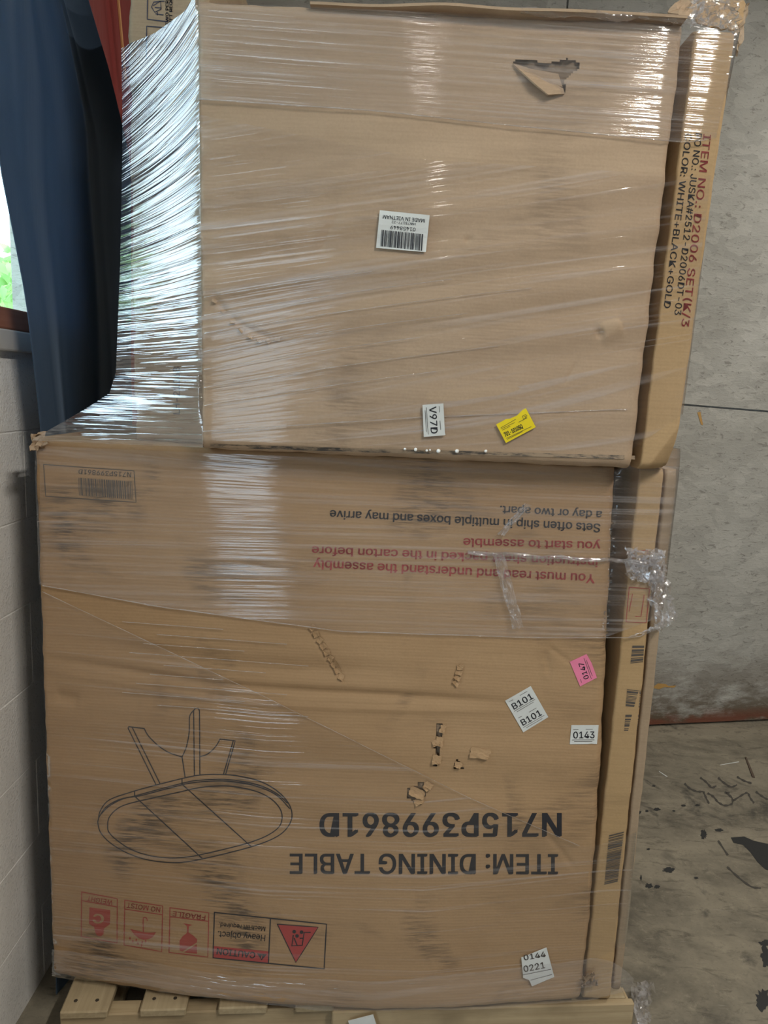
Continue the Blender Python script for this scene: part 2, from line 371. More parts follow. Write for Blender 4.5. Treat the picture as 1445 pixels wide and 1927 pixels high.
# ceiling lamps (their own light); the last is added to brighten the board wall
for i, (lx, ly, pw) in enumerate(((.22, -1.6, 5), (1.33, -.6, 47), (2.6, 1.9, 24))):
    e = empty('ceiling_light', (lx, ly, ZC), ('white strip lamp under the ceiling by the end of the block wall', 'white strip lamp under the ceiling facing the lettered thin carton', 'added white strip lamp under the ceiling, brightening the board wall')[i], 'lamp', 'strip lamps')
    MB().box(lx-.09, lx+.09, ly-.64, ly+.64, ZC-.07, ZC).build('housing', M['white'], e)
    a = area('lamp_tube', (lx, ly, ZC-.075), (lx, ly, 0), .04, 1.2, pw, (1, .95, .86))

# ------------------------------------------------------------------ curtains on the left
def curtain(name, label, pl, prr, X, mat, folds, amp, ph=0., zt=2.9, zb=.03, nz=60, ns=140, under=None, pname='drape'):
    """pl/prr: (z, y) lists for the front and the rear edge"""
    e = under or empty(name, (X, pl[0][1], 0), label, 'curtain')
    vs = []; fs = []
    for j in range(nz+1):
        z = zb + (zt-zb)*j/nz
        ya = np.interp(z, [q[0] for q in pl], [q[1] for q in pl]); yb_ = np.interp(z, [q[0] for q in prr], [q[1] for q in prr])
        for i in range(ns+1):
            s = i/ns
            f = math.sin(s*folds*2*math.pi + ph + .5*math.sin(z*1.7)) + .45*math.sin(s*folds*4.3*math.pi + 1.3 + z*.6)
            edge = min(1, s*9+.25)
            vs.append((X + amp*f*edge*(.75+.25*math.sin(z*2+s*3)) + .3*amp*math.sin(z*5+s*9), ya + (yb_-ya)*s + .012*math.sin(s*folds*4*math.pi), z))
    for j in range(nz):
        for i in range(ns):
            a = j*(ns+1)+i; fs.append((a, a+1, a+ns+2, a+ns+1))
    o = mesh(pname, vs, fs, mat, e, True)
    sm = o.modifiers.new('thick', 'SOLIDIFY'); sm.thickness = .003
    return e
XC = -.750
def zy(px, py, X=XC): q = atx(px, py, X); return (q[2], q[1])
L = sorted([zy(-25, -160), zy(-8, 200), zy(0, 300), zy(45, 560), zy(75, 830), zy(88, 1300), zy(106, 1900)])
R = sorted([zy(118, -160), zy(145, 0), zy(185, 130), zy(228, 300), zy(236, 520), zy(240, 800), zy(235, 1300)])
curtain('window_curtain', 'dark navy cloth curtain hanging in long folds beside the window', L, R, XC, M['navy'], 2.2, .017)
XC2 = -.800
L2 = [(0, 2.05), (1.5, 2.05), (2.0, 1.92), (2.9, 1.72)]; R2 = [(0, 2.30), (3, 2.30)]
rc = curtain('red_curtain', 'red cloth curtain with a thin orange cord behind the navy curtain', L2, R2, XC2, M['redcloth'], 1.2, .005, 1.0)
a, b = atx(217, -60, XC2+.03), atx(236, 150, XC2+.03)
vs = []; fs = []
for i in range(9):
    q = a + (b-a)*i/8
    for k in range(6): vs.append(q + np.array([.004*math.cos(k*math.pi/3), .004*math.sin(k*math.pi/3), 0]))
for i in range(8):
    for k in range(6): fs.append((i*6+k, i*6+(k+1) % 6, i*6+6+(k+1) % 6, i*6+6+k))
mesh('cord', vs, fs, M['cord'], rc)
L3 = [(0, 1.9), (3, 1.66)]; R3 = [(0, 2.06), (1.6, 2.06), (2.0, 1.99), (3, 1.86)]
curtain('', '', L3, R3, -.797, M['browncloth'], 1.0, .004, .4, under=rc, pname='dark_border')

# ------------------------------------------------------------------ cartons
class Carton:
    """carton with a displaced front panel; hf(X,Z) = how far the panel stands out towards the viewer"""
    def __init__(s, name, label, xT, xB, zT, zB, yf, yb, mat, hf=None, rad=(.012, .012, .010, .010), radR=None, n=(60, 60), holes=(), cat='carton', seed=0, hs=None, worn=1.0, bow=0.0):
        s.yf = yf; s.xT = xT; s.xB = xB; s.zT = zT; s.zB = zB; s.hf = hf; s.hs = hs; s.bow = bow; s.mat = mat
        s.e = empty(name, ((xB[0]+xB[1])/2, (yf+yb)/2, zB), label, cat)
        nu, nv = n
        U, V = np.meshgrid(np.linspace(0, 1, nu+1), np.linspace(0, 1, nv+1))
        # finer towards the borders
        U = U + .0*U
        Z = zB + (zT-zB)*V
        xl = xB[0] + (xT[0]-xB[0])*V; xr = xB[1] + (xT[1]-xB[1])*V + bow*np.sin(np.pi*V**.8)   # flank pressed outwards
        X = xl + (xr-xl)*U
        s.rad = rad; s.radR = radR
        Y = s.ysurf(X, Z)
        r = np.random.default_rng(seed)
        # worn, slightly wavy outline
        wob = lambda t, k: worn*(.0018*np.sin(t*31+k) + .0013*np.sin(t*73+2*k) + .0008*np.sin(t*151+3*k))
        X = X + wob(Z, 1+seed)*((1-U)**8) + wob(Z, 2+seed)*(U**8)
        Zo = Z + wob(X, 3+seed)*((1-V)**8) + wob(X, 4+seed)*(V**8)
        vs = list(np.stack([X, Y, Zo], -1).reshape(-1, 3)); fs = []
        cut = np.zeros((nv, nu), bool)
        cx = (X[:-1, :-1] + X[1:, 1:])/2; cz = (Z[:-1, :-1] + Z[1:, 1:])/2
        for poly in holes:
            inside = np.zeros_like(cut)
            P = poly
            for i in range(len(P)):
                (xa, za), (xb_, zb_) = P[i], P[(i+1) % len(P)]
                cond = ((za > cz) != (zb_ > cz)) & (cx < (xb_-xa)*(cz-za)/((zb_-za) if zb_ != za else 1e-9) + xa)
                inside ^= cond
            cut |= inside
        for j in range(nv):
            for i in range(nu):
                if not cut[j, i]:
                    a = j*(nu+1)+i; fs.append((a, a+1, a+nu+2, a+nu+1))
        ring = [i for i in range(nu+1)] + [j*(nu+1)+nu for j in range(1, nv+1)] + [nv*(nu+1)+i for i in range(nu-1, -1, -1)] + [j*(nu+1) for j in range(nv-1, 0, -1)]
        b0 = len(vs)
        for k in ring: q = vs[k]; vs.append(np.array([q[0], yb, q[2]]))
        L_ = len(ring)
        for k in range(L_): fs.append((ring[(k+1) % L_], ring[k], b0+k, b0+(k+1) % L_))
        fs.append(tuple(b0+k for k in range(L_)))
        s.body = mesh('carton_body', vs, fs, mat, s.e)
        sm = [True]*(len(fs)-L_-1) + [False]*(L_+1); s.body.data.polygons.foreach_set('use_smooth', sm)
        if holes:
            for poly in holes:
                xs = [q[0] for q in poly]; zs = [q[1] for q in poly]
                g = 12; vv = []; ff = []
                for j in range(g+1):
                    for i in range(g+1):
                        x = min(xs)-.012 + (max(xs)-min(xs)+.024)*i/g; z = min(zs)-.012 + (max(zs)-min(zs)+.024)*j/g
                        vv.append((x, float(s.ysurf(np.array(x), np.array(z))) + .007 + .004*math.sin(x*180+z*60), z))
                for j in range(g):
                    for i in range(g): a = j*(g+1)+i; ff.append((a, a+1, a+g+2, a+g+1))
                o = mesh('inner_liner', vv, ff, M['liner'], s.e, True); o['label'] = 'torn brown corrugated inner layer'
    def ysurf(s, X, Z, smooth=False):
        V = np.clip((Z-s.zB)/(s.zT-s.zB), 0, 1)
        xl = s.xB[0] + (s.xT[0]-s.xB[0])*V; xr = s.xB[1] + (s.xT[1]-s.xB[1])*V + s.bow*np.sin(np.pi*V**.8)
        Y = np.full_like(X, s.yf, dtype=float)
        if s.hf is not None: Y = Y - (s.hs(X, Z) if smooth and s.hs else s.hf(X, Z))
        rl, rr, rt, rb = s.rad
        rr = rr if s.radR is None else s.radR(V)
        def rnd(d, r):
            d = np.clip(d, 0, None); k = np.clip(r-d, 0, None); return r - np.sqrt(np.clip(r*r - k*k, 0, None))
        Y = Y + rnd(X-xl, rl) + rnd(xr-X, rr) + rnd(s.zT-Z, rt) + rnd(Z-s.zB, rb)
        return Y
    def pt(s, px, py, off=.0008, smooth=False):
        px = np.asarray(px, float); py = np.asarray(py, float); Y = np.full(np.broadcast(px, py).shape, s.yf)
        for _ in range(5):
            q = at(px, py, Y); Y = s.ysurf(q[..., 0], q[..., 2], smooth) - off
        return at(px, py, Y)
    def lift(s, x, z, off=.0008):
        return (x, float(s.ysurf(np.array(x), np.array(z))) - off, z)

def gauss_line(pts, wd, depth):
    """dent along a polyline of (x,z)"""
    def f(X, Z):
        best = np.full(np.shape(X), 1e9)
        for (xa, za), (xb, zb) in zip(pts[:-1], pts[1:]):
            dx, dz = xb-xa, zb-za; L2_ = dx*dx+dz*dz
            tt = np.clip(((X-xa)*dx + (Z-za)*dz)/L2_, 0, 1)
            best = np.minimum(best, (X-xa-tt*dx)**2 + (Z-za-tt*dz)**2)
        (xa, za), (xb, zb) = pts[0], pts[-1]; dx, dz = xb-xa, zb-za
        tg = np.clip(((X-xa)*dx + (Z-za)*dz)/(dx*dx+dz*dz), 0, 1)
        return depth*np.exp(-best/(2*wd*wd))*np.clip(4*np.minimum(tg, 1-tg)+.25, 0, 1)
    return f
def P2(px, py, Y): q = at(px, py, Y); return (q[0], q[2])

# --- lower front carton (the dining-table box)
Y1 = 1.44
tl, tr, bl, br = [P2(*q, Y1) for q in ((62, 831), (1164, 872), (96, 1800), (1096, 1852))]
zT1 = (tl[1]+tr[1])/2; zB1 = .145
xm1, xw1 = (bl[0]+br[0])/2, br[0]-bl[0]
def PX1(px, py):   # rough point on the bulged panel
    v_ = np.clip((py-850)/1000, 0, 1); u_ = np.clip((px-80)/1070, 0, 1)
    return P2(px, py, Y1 - .058*v_**2.2*math.sin(math.pi*u_))
d1 = [gauss_line([PX1(85, 1238), PX1(400, 1290), PX1(700, 1308), PX1(960, 1324)], .007, -.006),
      gauss_line([PX1(100, 1265), PX1(400, 1318), PX1(700, 1335), PX1(960, 1342)], .005, .0026),
      gauss_line([PX1(120, 1205), PX1(420, 1250), PX1(760, 1268)], .016, -.006),
      gauss_line([PX1(585, 1178), PX1(615, 1235), PX1(645, 1278)], .004, -.004),
      gauss_line([PX1(866, 1252), PX1(858, 1294)], .005, -.004),
      gauss_line([PX1(1025, 1225), PX1(1035, 1270)], .004, -.003), gauss_line([PX1(1030, 1215), PX1(1075, 1250)], .003, -.003),
      gauss_line([PX1(100, 1310), PX1(150, 1320)], .012, -.006), gauss_line([PX1(395, 1305), PX1(420, 1325)], .012, -.006),
      gauss_line([PX1(1020, 1560), PX1(1085, 1640)], .004, -.003),
      gauss_line([PX1(240, 1860), PX1(600, 1880)], .02, .004)]
def h1s(X, Z):
    return .058*np.clip((zT1-Z)/(zT1-zB1), 0, 1)**2.2*np.sin(np.pi*np.clip((X-bl[0])/xw1, 0, 1)) + .004*np.sin(X*7+Z*3)*np.sin(np.pi*np.clip((X-tl[0])/(tr[0]-tl[0]), 0, 1)) + .0012
def h1(X, Z):
    V = np.clip((zT1-Z)/(zT1-zB1), 0, 1); U = np.clip((X-tl[0])/(tr[0]-tl[0]), 0, 1)
    h = .058*V**2.2*np.sin(np.pi*np.clip((X-bl[0])/xw1, 0, 1)) + .004*np.sin(X*7+Z*3)*np.sin(np.pi*U)
    h = h + .0018*np.sin(Z*42 + 1.2*np.sin(X*3))*np.exp(-((V-.55)/.2)**2)
    for f in d1: h = h + f(X, Z)
    return h
hole1 = [[PX1(*q) for q in p] for p in (
    [(764,1500),(768,1484),(782,1482),(790,1472),(800,1476),(806,1486),(800,1500),(792,1518),(778,1510)],
    [(822,1364),(838,1366),(832,1384),(829,1410),(826,1430),(820,1445),(814,1440),(820,1415),(815,1398),(822,1386)],
    [(852,1446),(856,1436),(862,1430),(870,1440),(872,1448),(860,1449)])]
K1 = Carton('dining_table_carton', 'large brown carton printed upside down with ITEM: DINING TABLE, standing on the pallet', (tl[0], tr[0]), (bl[0], br[0]), zT1, zB1, Y1, 2.10, M['kraft2'], h1,
            rad=(.014, .02, .012, .03), radR=lambda V: .010 + .020*np.clip((V-.2)/.55, 0, 1), n=(270, 270), holes=hole1, worn=.5, bow=.012, seed=1, hs=h1s)
# --- lower cartons behind it
YB2, Y3 = 1.452, 1.485
l2t, l2b, q2t, q2b = at(1205, 874, YB2), at(1100, 1852, YB2), at(1249, 900, YB2), at(1158, 1790, YB2)
def xz(qa, qb, z): return qa[0] + (qb[0]-qa[0])*(z-qa[2])/(qb[2]-qa[2])
K2 = Carton('flat_carton', 'thin brown carton with a worn barcode, standing on edge beside the dining table carton', (xz(l2t, l2b, zT1), xz(q2t, q2b, zT1)), (xz(l2t, l2b, .145), xz(q2t, q2b, .145)), zT1-.002, .145, YB2, 2.08, M['kraft3'], lambda X, Z: .0012*np.sin(Z*9), rad=(.004, .006, .006, .008), n=(24, 120), seed=2, worn=.3)
l3t, l3b, q3t, q3b = at(1252, 900, Y3), at(1163, 1765, Y3), at(1274, 900, Y3), at(1186, 1700, Y3)
K3 = Carton('flat_carton', 'dull outermost thin carton on the pallet, only a narrow edge showing', (xz(l3t, l3b, zT1), xz(q3t, q3b, zT1)), (xz(l3t, l3b, .145), xz(q3t, q3b, .145)), zT1-.006, .145, Y3, 2.06, M['kraft4'], None, rad=(.004,)*4, n=(10, 60), seed=3, worn=.3)

# --- upper front carton
Y2 = 1.382
a1_, a2_, b1_, b2_ = [P2(*q, Y2) for q in ((370, -8), (1290, 42), (379, 842), (1194, 862))]
zT2 = (a1_[1]+a2_[1])/2; zB2 = zT1 + .0005
def PX2(px, py): return P2(px, py, Y2)
d2 = [gauss_line([PX2(400, 552), PX2(420, 582), PX2(455, 612), PX2(490, 630), PX2(527, 642)], .0045, -.005),
      gauss_line([PX2(1125, 628), PX2(1170, 608)], .014, .006), gauss_line([PX2(1120, 632), PX2(1135, 624)], .006, -.006),
      gauss_line([PX2(1060, 725), PX2(1085, 680)], .003, -.002),
      gauss_line([PX2(380, 15), PX2(800, 28), PX2(1300, 62)], .009, -.009),
      gauss_line([PX2(720, 745), PX2(950, 752), PX2(1190, 770)], .05, .004),
      gauss_line([PX2(640, 395), PX2(600, 480)], .006, -.002), gauss_line([PX2(872, 455), PX2(888, 452)], .004, -.004)]
def h2s(X, Z):
    U = np.clip((X-b1_[0])/(b2_[0]-b1_[0]), 0, 1); V = np.clip((Z-zB2)/(zT2-zB2), 0, 1)
    return .012*np.sin(np.pi*U)*np.sin(np.pi*V) + .0025*np.sin(X*11+Z*4)*np.sin(np.pi*U) + .0016
def h2(X, Z):
    U = np.clip((X-b1_[0])/(b2_[0]-b1_[0]), 0, 1); V = np.clip((Z-zB2)/(zT2-zB2), 0, 1)
    h = .012*np.sin(np.pi*U)*np.sin(np.pi*V) + .0025*np.sin(X*11+Z*4)*np.sin(np.pi*U)
    # stretched film pulls shallow diagonal ripples into the board
    ph = Z - .16*X
    h = h + .0024*np.sin(ph*75 + 1.5*np.sin(X*2.2+Z))*np.sin(np.pi*V)*np.clip(1.2-abs(V-.42)*2.2, 0, 1)
    for f in d2: h = h + f(X, Z)
    return h
hole2 = [[PX2(*q) for q in ((962,120),(972,114),(1000,115),(1030,119),(1055,114),(1066,110),(1082,114),(1091,120),(1090,130),(1074,138),(1062,150),(1063,166),(1060,178),(1040,170),(1010,150),(985,135))]]
K4 = Carton('cardboard_carton', 'plain tan carton with a triangular tear, stacked on the dining table carton', (a1_[0], a2_[0]), (b1_[0], b2_[0]), zT2, zB2, Y2, 2.04, M['kraft'], h2,
            rad=(.008, .016, .018, .022), radR=lambda V: .020 - .008*V, n=(240, 220), holes=hole2, worn=.45, seed=4, hs=h2s)
# --- upper rear carton, its lettered edge shows on the right
Y5 = 1.394
r1_, r2_, l1_, l2_ = at(1386, 62, Y5), at(1288, 772, Y5), at(1309, 45, Y5), at(1207, 858, Y5)
zT5, zB5 = r1_[2]+.004, zT1+.0005
def crush5(X, Z):   # mashed lower corner
    return .0015*np.sin(Z*6) - .07*np.clip((X - (l2_[0]+.012) - .62*np.clip(Z-zB5, 0, 1))/.09, 0, 1)*np.clip(1-(Z-zB5)/.16, 0, 1)
K5 = Carton('flat_carton', 'thin tan carton lettered COLOR: WHITE+BLACK+GOLD, upper layer, beside the torn carton', (xz(l1_, l2_, zT5), xz(r1_, r2_, zT5)), (xz(l1_, l2_, zB5), xz(r1_, r2_, zB5)-.004), zT5, zB5, Y5, 2.02, M['kraft3'],
            crush5, rad=(.004, .008, .010, .016), n=(40, 130), seed=5, worn=.3)
# --- tall narrow carton on the left
Y6 = 1.50
tq = at(240, 0, Y6)
xR6 = a1_[0] - .008
K6 = Carton('tall_carton', 'tall narrow carton with handling pictograms, standing left of the torn carton', (tq[0], xR6), (tq[0]+.004, xR6), 2.42, zT1+.0005, Y6, 2.02, M['kraft4'], None, rad=(.006,)*4, n=(30, 90), seed=6)

# ------------------------------------------------------------------ print on the cartons
FONT = None
try:
    import os
    FONT = bpy.data.fonts.load(os.path.join(bpy.utils.system_resource('DATAFILES', path='fonts'), 'Inter.woff2'))
except Exception: FONT = None
def text_vf(s, bold=0.0, spacing=1.0):
    cu_ = bpy.data.curves.new('t', 'FONT'); cu_.body = s; cu_.size = 1.0; cu_.font = FONT or cu_.font; cu_.space_character = spacing; cu_.resolution_u = 3
    o = bpy.data.objects.new('t', cu_); C.objects.link(o)
    dg = bpy.context.evaluated_depsgraph_get(); me = bpy.data.meshes.new_from_object(o.evaluated_get(dg))
    v = np.array([q.co[:] for q in me.vertices]); f = [tuple(p.vertices) for p in me.polygons]
    bpy.data.objects.remove(o); bpy.data.curves.remove(cu_); bpy.data.meshes.remove(me)
    if bold:
        nv_ = len(v); v = np.concatenate([v, v + (bold, bold*.5, 0), v + (-bold, -bold*.5, 0), v + (bold, -bold*.5, 0)]); f = [tuple(i + k*nv_ for i in q) for k in range(4) for q in f]
    return v, f
CAP = None
def put_text(K, s, p0, p1, cap, mat, bold=.0, off=.0009, parent=None, name='printed_lettering', spacing=1.0, surf=None):
    """baseline from pixel p0 to p1 on carton K, capital height in pixels"""
    global CAP
    if CAP is None: CAP = text_vf('H')[0][:, 1].max()
    v, f = text_vf(s, bold, spacing)
    A, B = np.array(p0, float), np.array(p1, float); d = B-A; L_ = np.linalg.norm(d); d /= L_; up = np.array([d[1], -d[0]])
    x0, x1 = v[:, 0].min(), v[:, 0].max()
    U = (v[:, 0]-x0)/(x1-x0)*L_; Vv = v[:, 1]/CAP*cap
    Q = A + d*U[:, None] + up*Vv[:, None]; pts = K.pt(Q[:, 0], Q[:, 1], off)
    return mesh(name, pts, f, mat, parent or K.body)
def strokes(K, lines, wpx, mat, name, parent=None, off=.0008, closed=False, dens=18):
    vs, fs = [], []
    for ln in lines:
        P = []
        for a, b in zip(ln[:-1], ln[1:]):
            n_ = max(1, int(math.hypot(b[0]-a[0], b[1]-a[1])/dens))
            for k in range(n_): P.append((a[0]+(b[0]-a[0])*k/n_, a[1]+(b[1]-a[1])*k/n_))
        P.append(ln[-1]); P = np.array(P, float)
        T = np.gradient(P, axis=0); T /= np.linalg.norm(T, axis=1)[:, None] + 1e-9; Nn = np.stack([-T[:, 1], T[:, 0]], 1)*wpx/2
        P[0] -= T[0]*wpx*.4; P[-1] += T[-1]*wpx*.4
        b0 = len(vs)
        Q = np.stack([P-Nn, P+Nn], 1).reshape(-1, 2); vs += list(K.pt(Q[:, 0], Q[:, 1], off))
        for k in range(len(P)-1): fs.append((b0+2*k, b0+2*k+1, b0+2*k+3, b0+2*k+2))
    return mesh(name, vs, fs, mat, parent or K.body)
def smooth_line(pts, n_=6):
    P = [pts[0]] + list(pts) + [pts[-1]]; out = []
    for i in range(1, len(P)-2):
        p0, p1, p2, p3 = [np.array(q, float) for q in P[i-1:i+3]]
        for k in range(n_):
            t_ = k/n_; out.append(tuple(.5*((2*p1)+(-p0+p2)*t_+(2*p0-5*p1+4*p2-p3)*t_**2+(-p0+3*p1-3*p2+p3)*t_**3)))
    out.append(tuple(pts[-1])); return out
def fill(K, polys, mat, name, parent=None, off=.0007):
    vs, fs = [], []
    for p in polys:
        b0 = len(vs); Q = np.array(p, float); vs += list(K.pt(Q[:, 0], Q[:, 1], off)); fs.append(tuple(range(b0, b0+len(p))))
    return mesh(name, vs, fs, mat, parent or K.body)
def bars(K, tl_, tr_, br_, bl_, n_, mat, name, parent=None, off=.0008, seed=1, along=True):
    r = random.Random(seed); polys = []; x = 0.; A, B, Cc, D = [np.array(q, float) for q in (tl_, tr_, br_, bl_)]
    ws = [(r.choice((1, 1, 2, 3)), r.choice((1, 1, 2))) for _ in range(n_)]; tot = sum(a+b for a, b in ws)
    for a, b in ws:
        u0, u1 = x/tot, (x+a)/tot; x += a+b
        polys.append([A+(B-A)*u0, A+(B-A)*u1, D+(Cc-D)*u1, D+(Cc-D)*u0])
    return fill(K, polys, mat, name, parent, off)

put_text(K1, 'N715P399861D', (1057, 1531), (601, 1531), 43, M['ink'], .022)
put_text(K1, 'ITEM: DINING TABLE', (1050, 1608), (545, 1607), 37, M['ink'], .016)
put_text(K1, 'Sets often ship in multiple boxes and may arrive', (1130, 986), (621, 960), 16, M['ink'], .016)
put_text(K1, 'a day or two apart.', (1133, 962), (941, 952), 15, M['ink'], .016)
put_text(K1, 'you start to assemble', (1130, 1020), (872, 1013), 16, M['inkred'], .016)
put_text(K1, 'instruction sheet packed in the carton before', (1125, 1051), (587, 1028), 16, M['inkred'], .016)
put_text(K1, 'You must read and understand the assembly', (1120, 1081), (590, 1054), 17, M['inkred'], .016)
# shipping mark top left (square code omitted)
strokes(K1, [[(82,874),(252,886),(256,945),(86,934),(82,874)]], 1.6, M['inkgrey'], 'printed_frame')
put_text(K1, 'N715P399861D', (247, 889), (148, 883), 9, M['inkgrey'], .01)
bars(K1, (147,899), (250,906), (252,940), (149,932), 34, M['inkgrey'], 'printed_barcode', seed=3)
# table drawing
Z6 = lambda q: (120+q[0]/2.89, 1300+q[1]/2.89)
outer = [(188,700),(200,650),(250,592),(385,545),(520,508),(640,478),(740,458),(860,455),(960,465),(1060,490),(1140,530),(1200,582),(1235,640),(1238,700),(1200,762),(1130,808),(1020,848),(900,880),(755,914),(650,932),(560,933),(450,918),(340,880),(250,825),(200,770),(185,720),(188,700)]
inner = [(238,740),(246,690),(290,642),(360,612),(520,575),(640,548),(740,526),(860,517),(960,526),(1060,552),(1130,590),(1175,640),(1187,690),(1170,740),(1110,785),(1020,822),(900,855),(735,893),(640,907),(560,908),(460,895),(360,860),(280,805),(245,768),(238,740)]
rim = [(190,690),(230,632),(300,592),(385,572),(520,535),(640,504),(720,488),(860,481),(980,494),(1080,520),(1160,560),(1215,610)]
rim2 = [(205,668),(250,625),(330,585),(420,570),(560,533),(700,500),(860,490),(980,503),(1080,530),(1160,570),(1228,640)]
L6 = [smooth_line(outer), smooth_line(inner), smooth_line(rim), smooth_line(rim2), [(385,573),(755,914)], [(643,508),(1020,848)], [(385,545),(385,574)], [(643,476),(643,508)],
      [(500,508),(349,202),(352,195),(437,205)], [(522,503),(371,197)], smooth_line([(437,205),(460,245),(510,295),(570,335),(643,360)]), [(643,360),(660,473)],
      smooth_line([(643,360),(668,300),(682,220),(684,140),(707,105)]), [(710,460),(706,108),(715,96),(730,94),(738,108),(740,456)], smooth_line([(742,357),(780,345),(820,310),(845,272),(850,262)]), [(850,262),(932,272),(880,455)], [(922,270),(868,455)]]
strokes(K1, [[Z6(q) for q in l] for l in L6], 2.0, M['ink'], 'printed_table_drawing', dens=12)
# handling pictograms
Z7 = lambda q: (q[0]/2.258, 1500+q[1]/2.258)
def zz7(l): return [Z7(q) for q in l]
strokes(K1, [zz7([(347,403),(498,432),(497,620),(345,592),(347,403)]), zz7([(347,440),(498,467)])], 1.8, M['inkredfade'], 'printed_weight_frame')
fill(K1, [zz7([(380,468),(468,480),(467,540),(442,558),(440,582),(428,592),(412,588),(404,574),(400,552),(378,538)])], M['inkredfade'], 'printed_weight')
put_text(K1, 'WEIGHT', Z7((480,440)), Z7((372,420)), 9, M['inkredfade'], .01)
put_text(K1, 'C', Z7((444,502)), Z7((398,495)), 17, M['kraft2'], .03, off=.0013)
strokes(K1, [zz7([(530,438),(691,463),(687,657),(527,628),(530,438)]), zz7([(530,476),(690,500)])], 1.8, M['inkredfade'], 'printed_moisture_frame')
put_text(K1, 'NO MOIST', Z7((682,470)), Z7((540,449)), 9, M['inkredfade'], .01)
fill(K1, [zz7([(553,560),(575,566),(608,574),(640,576),(663,574),(650,594),(632,604),(610,606),(590,600),(570,584)])] + [zz7([(x,y),(x+4,y-7),(x+8,y),(x+4,y+8)]) for x, y in ((548,600),(560,612),(575,607),(582,622),(600,616),(598,630),(615,612))], M['inkredfade'], 'printed_umbrella')
strokes(K1, [zz7(smooth_line([(626,524),(622,514),(612,512),(608,522),(609,575)]))], 1.8, M['inkredfade'], 'printed_umbrella_handle')
strokes(K1, [zz7([(722,470),(887,492),(883,680),(718,660),(722,470)]), zz7([(722,508),(886,528)])], 1.8, M['inkredfade'], 'printed_fragile_frame')
put_text(K1, 'FRAGILE', Z7((874,503)), Z7((735,485)), 9, M['inkredfade'], .012)
fill(K1, [zz7([(778,536),(817,543),(802,549),(801,576),(820,588),(838,605),(836,618),(800,640),(776,656),(763,652),(763,610),(775,592),(794,577),(795,548)]), zz7([(800,648),(836,625),(837,666),(782,660)])], M['inkredfade'], 'printed_glass')
strokes(K1, [zz7([(911,490),(1387,540),(1377,730),(905,683),(911,490)]), zz7([(1149,517),(1140,707)])], 2.2, M['ink'], 'printed_caution_frame')
fill(K1, [zz7([(907,633),(1143,656),(1141,706),(905,683)])], M['inkred'], 'printed_caution_band')
put_text(K1, 'CAUTION', Z7((1086,660)), Z7((922,642)), 11.5, M['ink'], .02, off=.0014)
fill(K1, [zz7([(1092,664),(1134,668),(1111,694)])], M['ink'], 'printed_warning_mark', off=.0014)
put_text(K1, '!', Z7((1116,671)), Z7((1110,670)), 7, M['inkred'], .0, off=.002)
put_text(K1, 'Heavy object.', Z7((1128,587)), Z7((926,570)), 11.5, M['ink'], .008)
put_text(K1, 'Mech lift required.', Z7((1128,551)), Z7((931,533)), 8.5, M['ink'], .008)
fill(K1, [zz7([(1178,540),(1352,553),(1257,703)])], M['inkred'], 'printed_warning_triangle')
strokes(K1, [zz7([(1178,540),(1352,553),(1257,703),(1178,540)])], 1.6, M['ink'], 'printed_triangle_outline', off=.0013)
strokes(K1, [zz7([(1318,575),(1292,575),(1284,630),(1240,632),(1246,588)]), zz7([(1250,600),(1262,630)]), zz7([(1275,600),(1288,600)])], 2.2, M['ink'], 'printed_lifting_figures', off=.0013)
fill(K1, [zz7([(x+8*math.cos(a), y+8*math.sin(a)) for a in np.linspace(0, 2*math.pi, 9)[:-1]]) for x, y in ((1250,572),(1281,574),(1262,590))], M['ink'], 'printed_heads', off=.0014)
# carton behind: barcode, pictogram frame, smudged blocks
bars(K2, (1174,1565), (1162,1660), (1137,1666), (1146,1572), 30, M['inkgrey'], 'printed_barcode', seed=5, off=.0016)
strokes(K2, [[(1184,1105),(1222,1108),(1216,1172),(1178,1170),(1184,1105)], [(1190,1118),(1184,1150)], [(1212,1120),(1206,1160),(1196,1160)]], 1.6, M['inkredfade'], 'printed_pictogram')
strokes(K2, [[(1192,1036),(1219,1036),(1216,1058),(1190,1058),(1192,1036)]], 1.6, M['inkredfade'], 'printed_pictogram')
bars(K2, (1206,1300), (1203,1333), (1177,1330), (1180,1297), 9, M['inkgrey'], 'printed_block', seed=8)
bars(K2, (1202,1345), (1199,1378), (1174,1378), (1177,1345), 7, M['inkgrey'], 'printed_block', seed=9)
bars(K2, (1212,1215), (1210,1247), (1186,1250), (1190,1215), 7, M['inkgrey'], 'printed_block', seed=11)
# upper rear carton lettering, running down the edge
put_text(K5, 'COLOR: WHITE+BLACK+GOLD', (1290, 250), (1249, 579), 12, M['ink'], .006)
put_text(K5, 'PO NO.: JUSKA#2512-D2006DT-03', (1309, 250), (1269, 592), 12, M['ink'], .006)
put_text(K5, 'ITEM NO.: D2006 SET(K/3', (1324, 252), (1282, 614), 14, M['inkred'], .008)
# tall carton pictograms
strokes(K6, [[(330,-20),(278,-20),(277,36),(316,41)], [(312,52),(276,49),(275,110)]], 2.0, M['inkblue'], 'printed_pictogram_frame')
strokes(K6, [[(289,10),(302,2),(303,17),(291,23),(285,13),(289,4),(302,2)], [(292,14),(303,15)], [(293,26),(307,28)], [(303,2),(309,2)], [(296,23),(296,28)]], 1.8, M['inkblue'], 'printed_box_picture', dens=30)
put_text(K6, 'TWO PERSON', (317, 48), (317, -22), 5.5, M['inkblue'], .02)
put_text(K6, 'LIFT REQUIRED', (324, 48), (324, -30), 5.5, M['inkblue'], .02)
put_text(K6, 'LH-2106B', (338, 780), (338, 690), 12, M['inkblue'], .02)

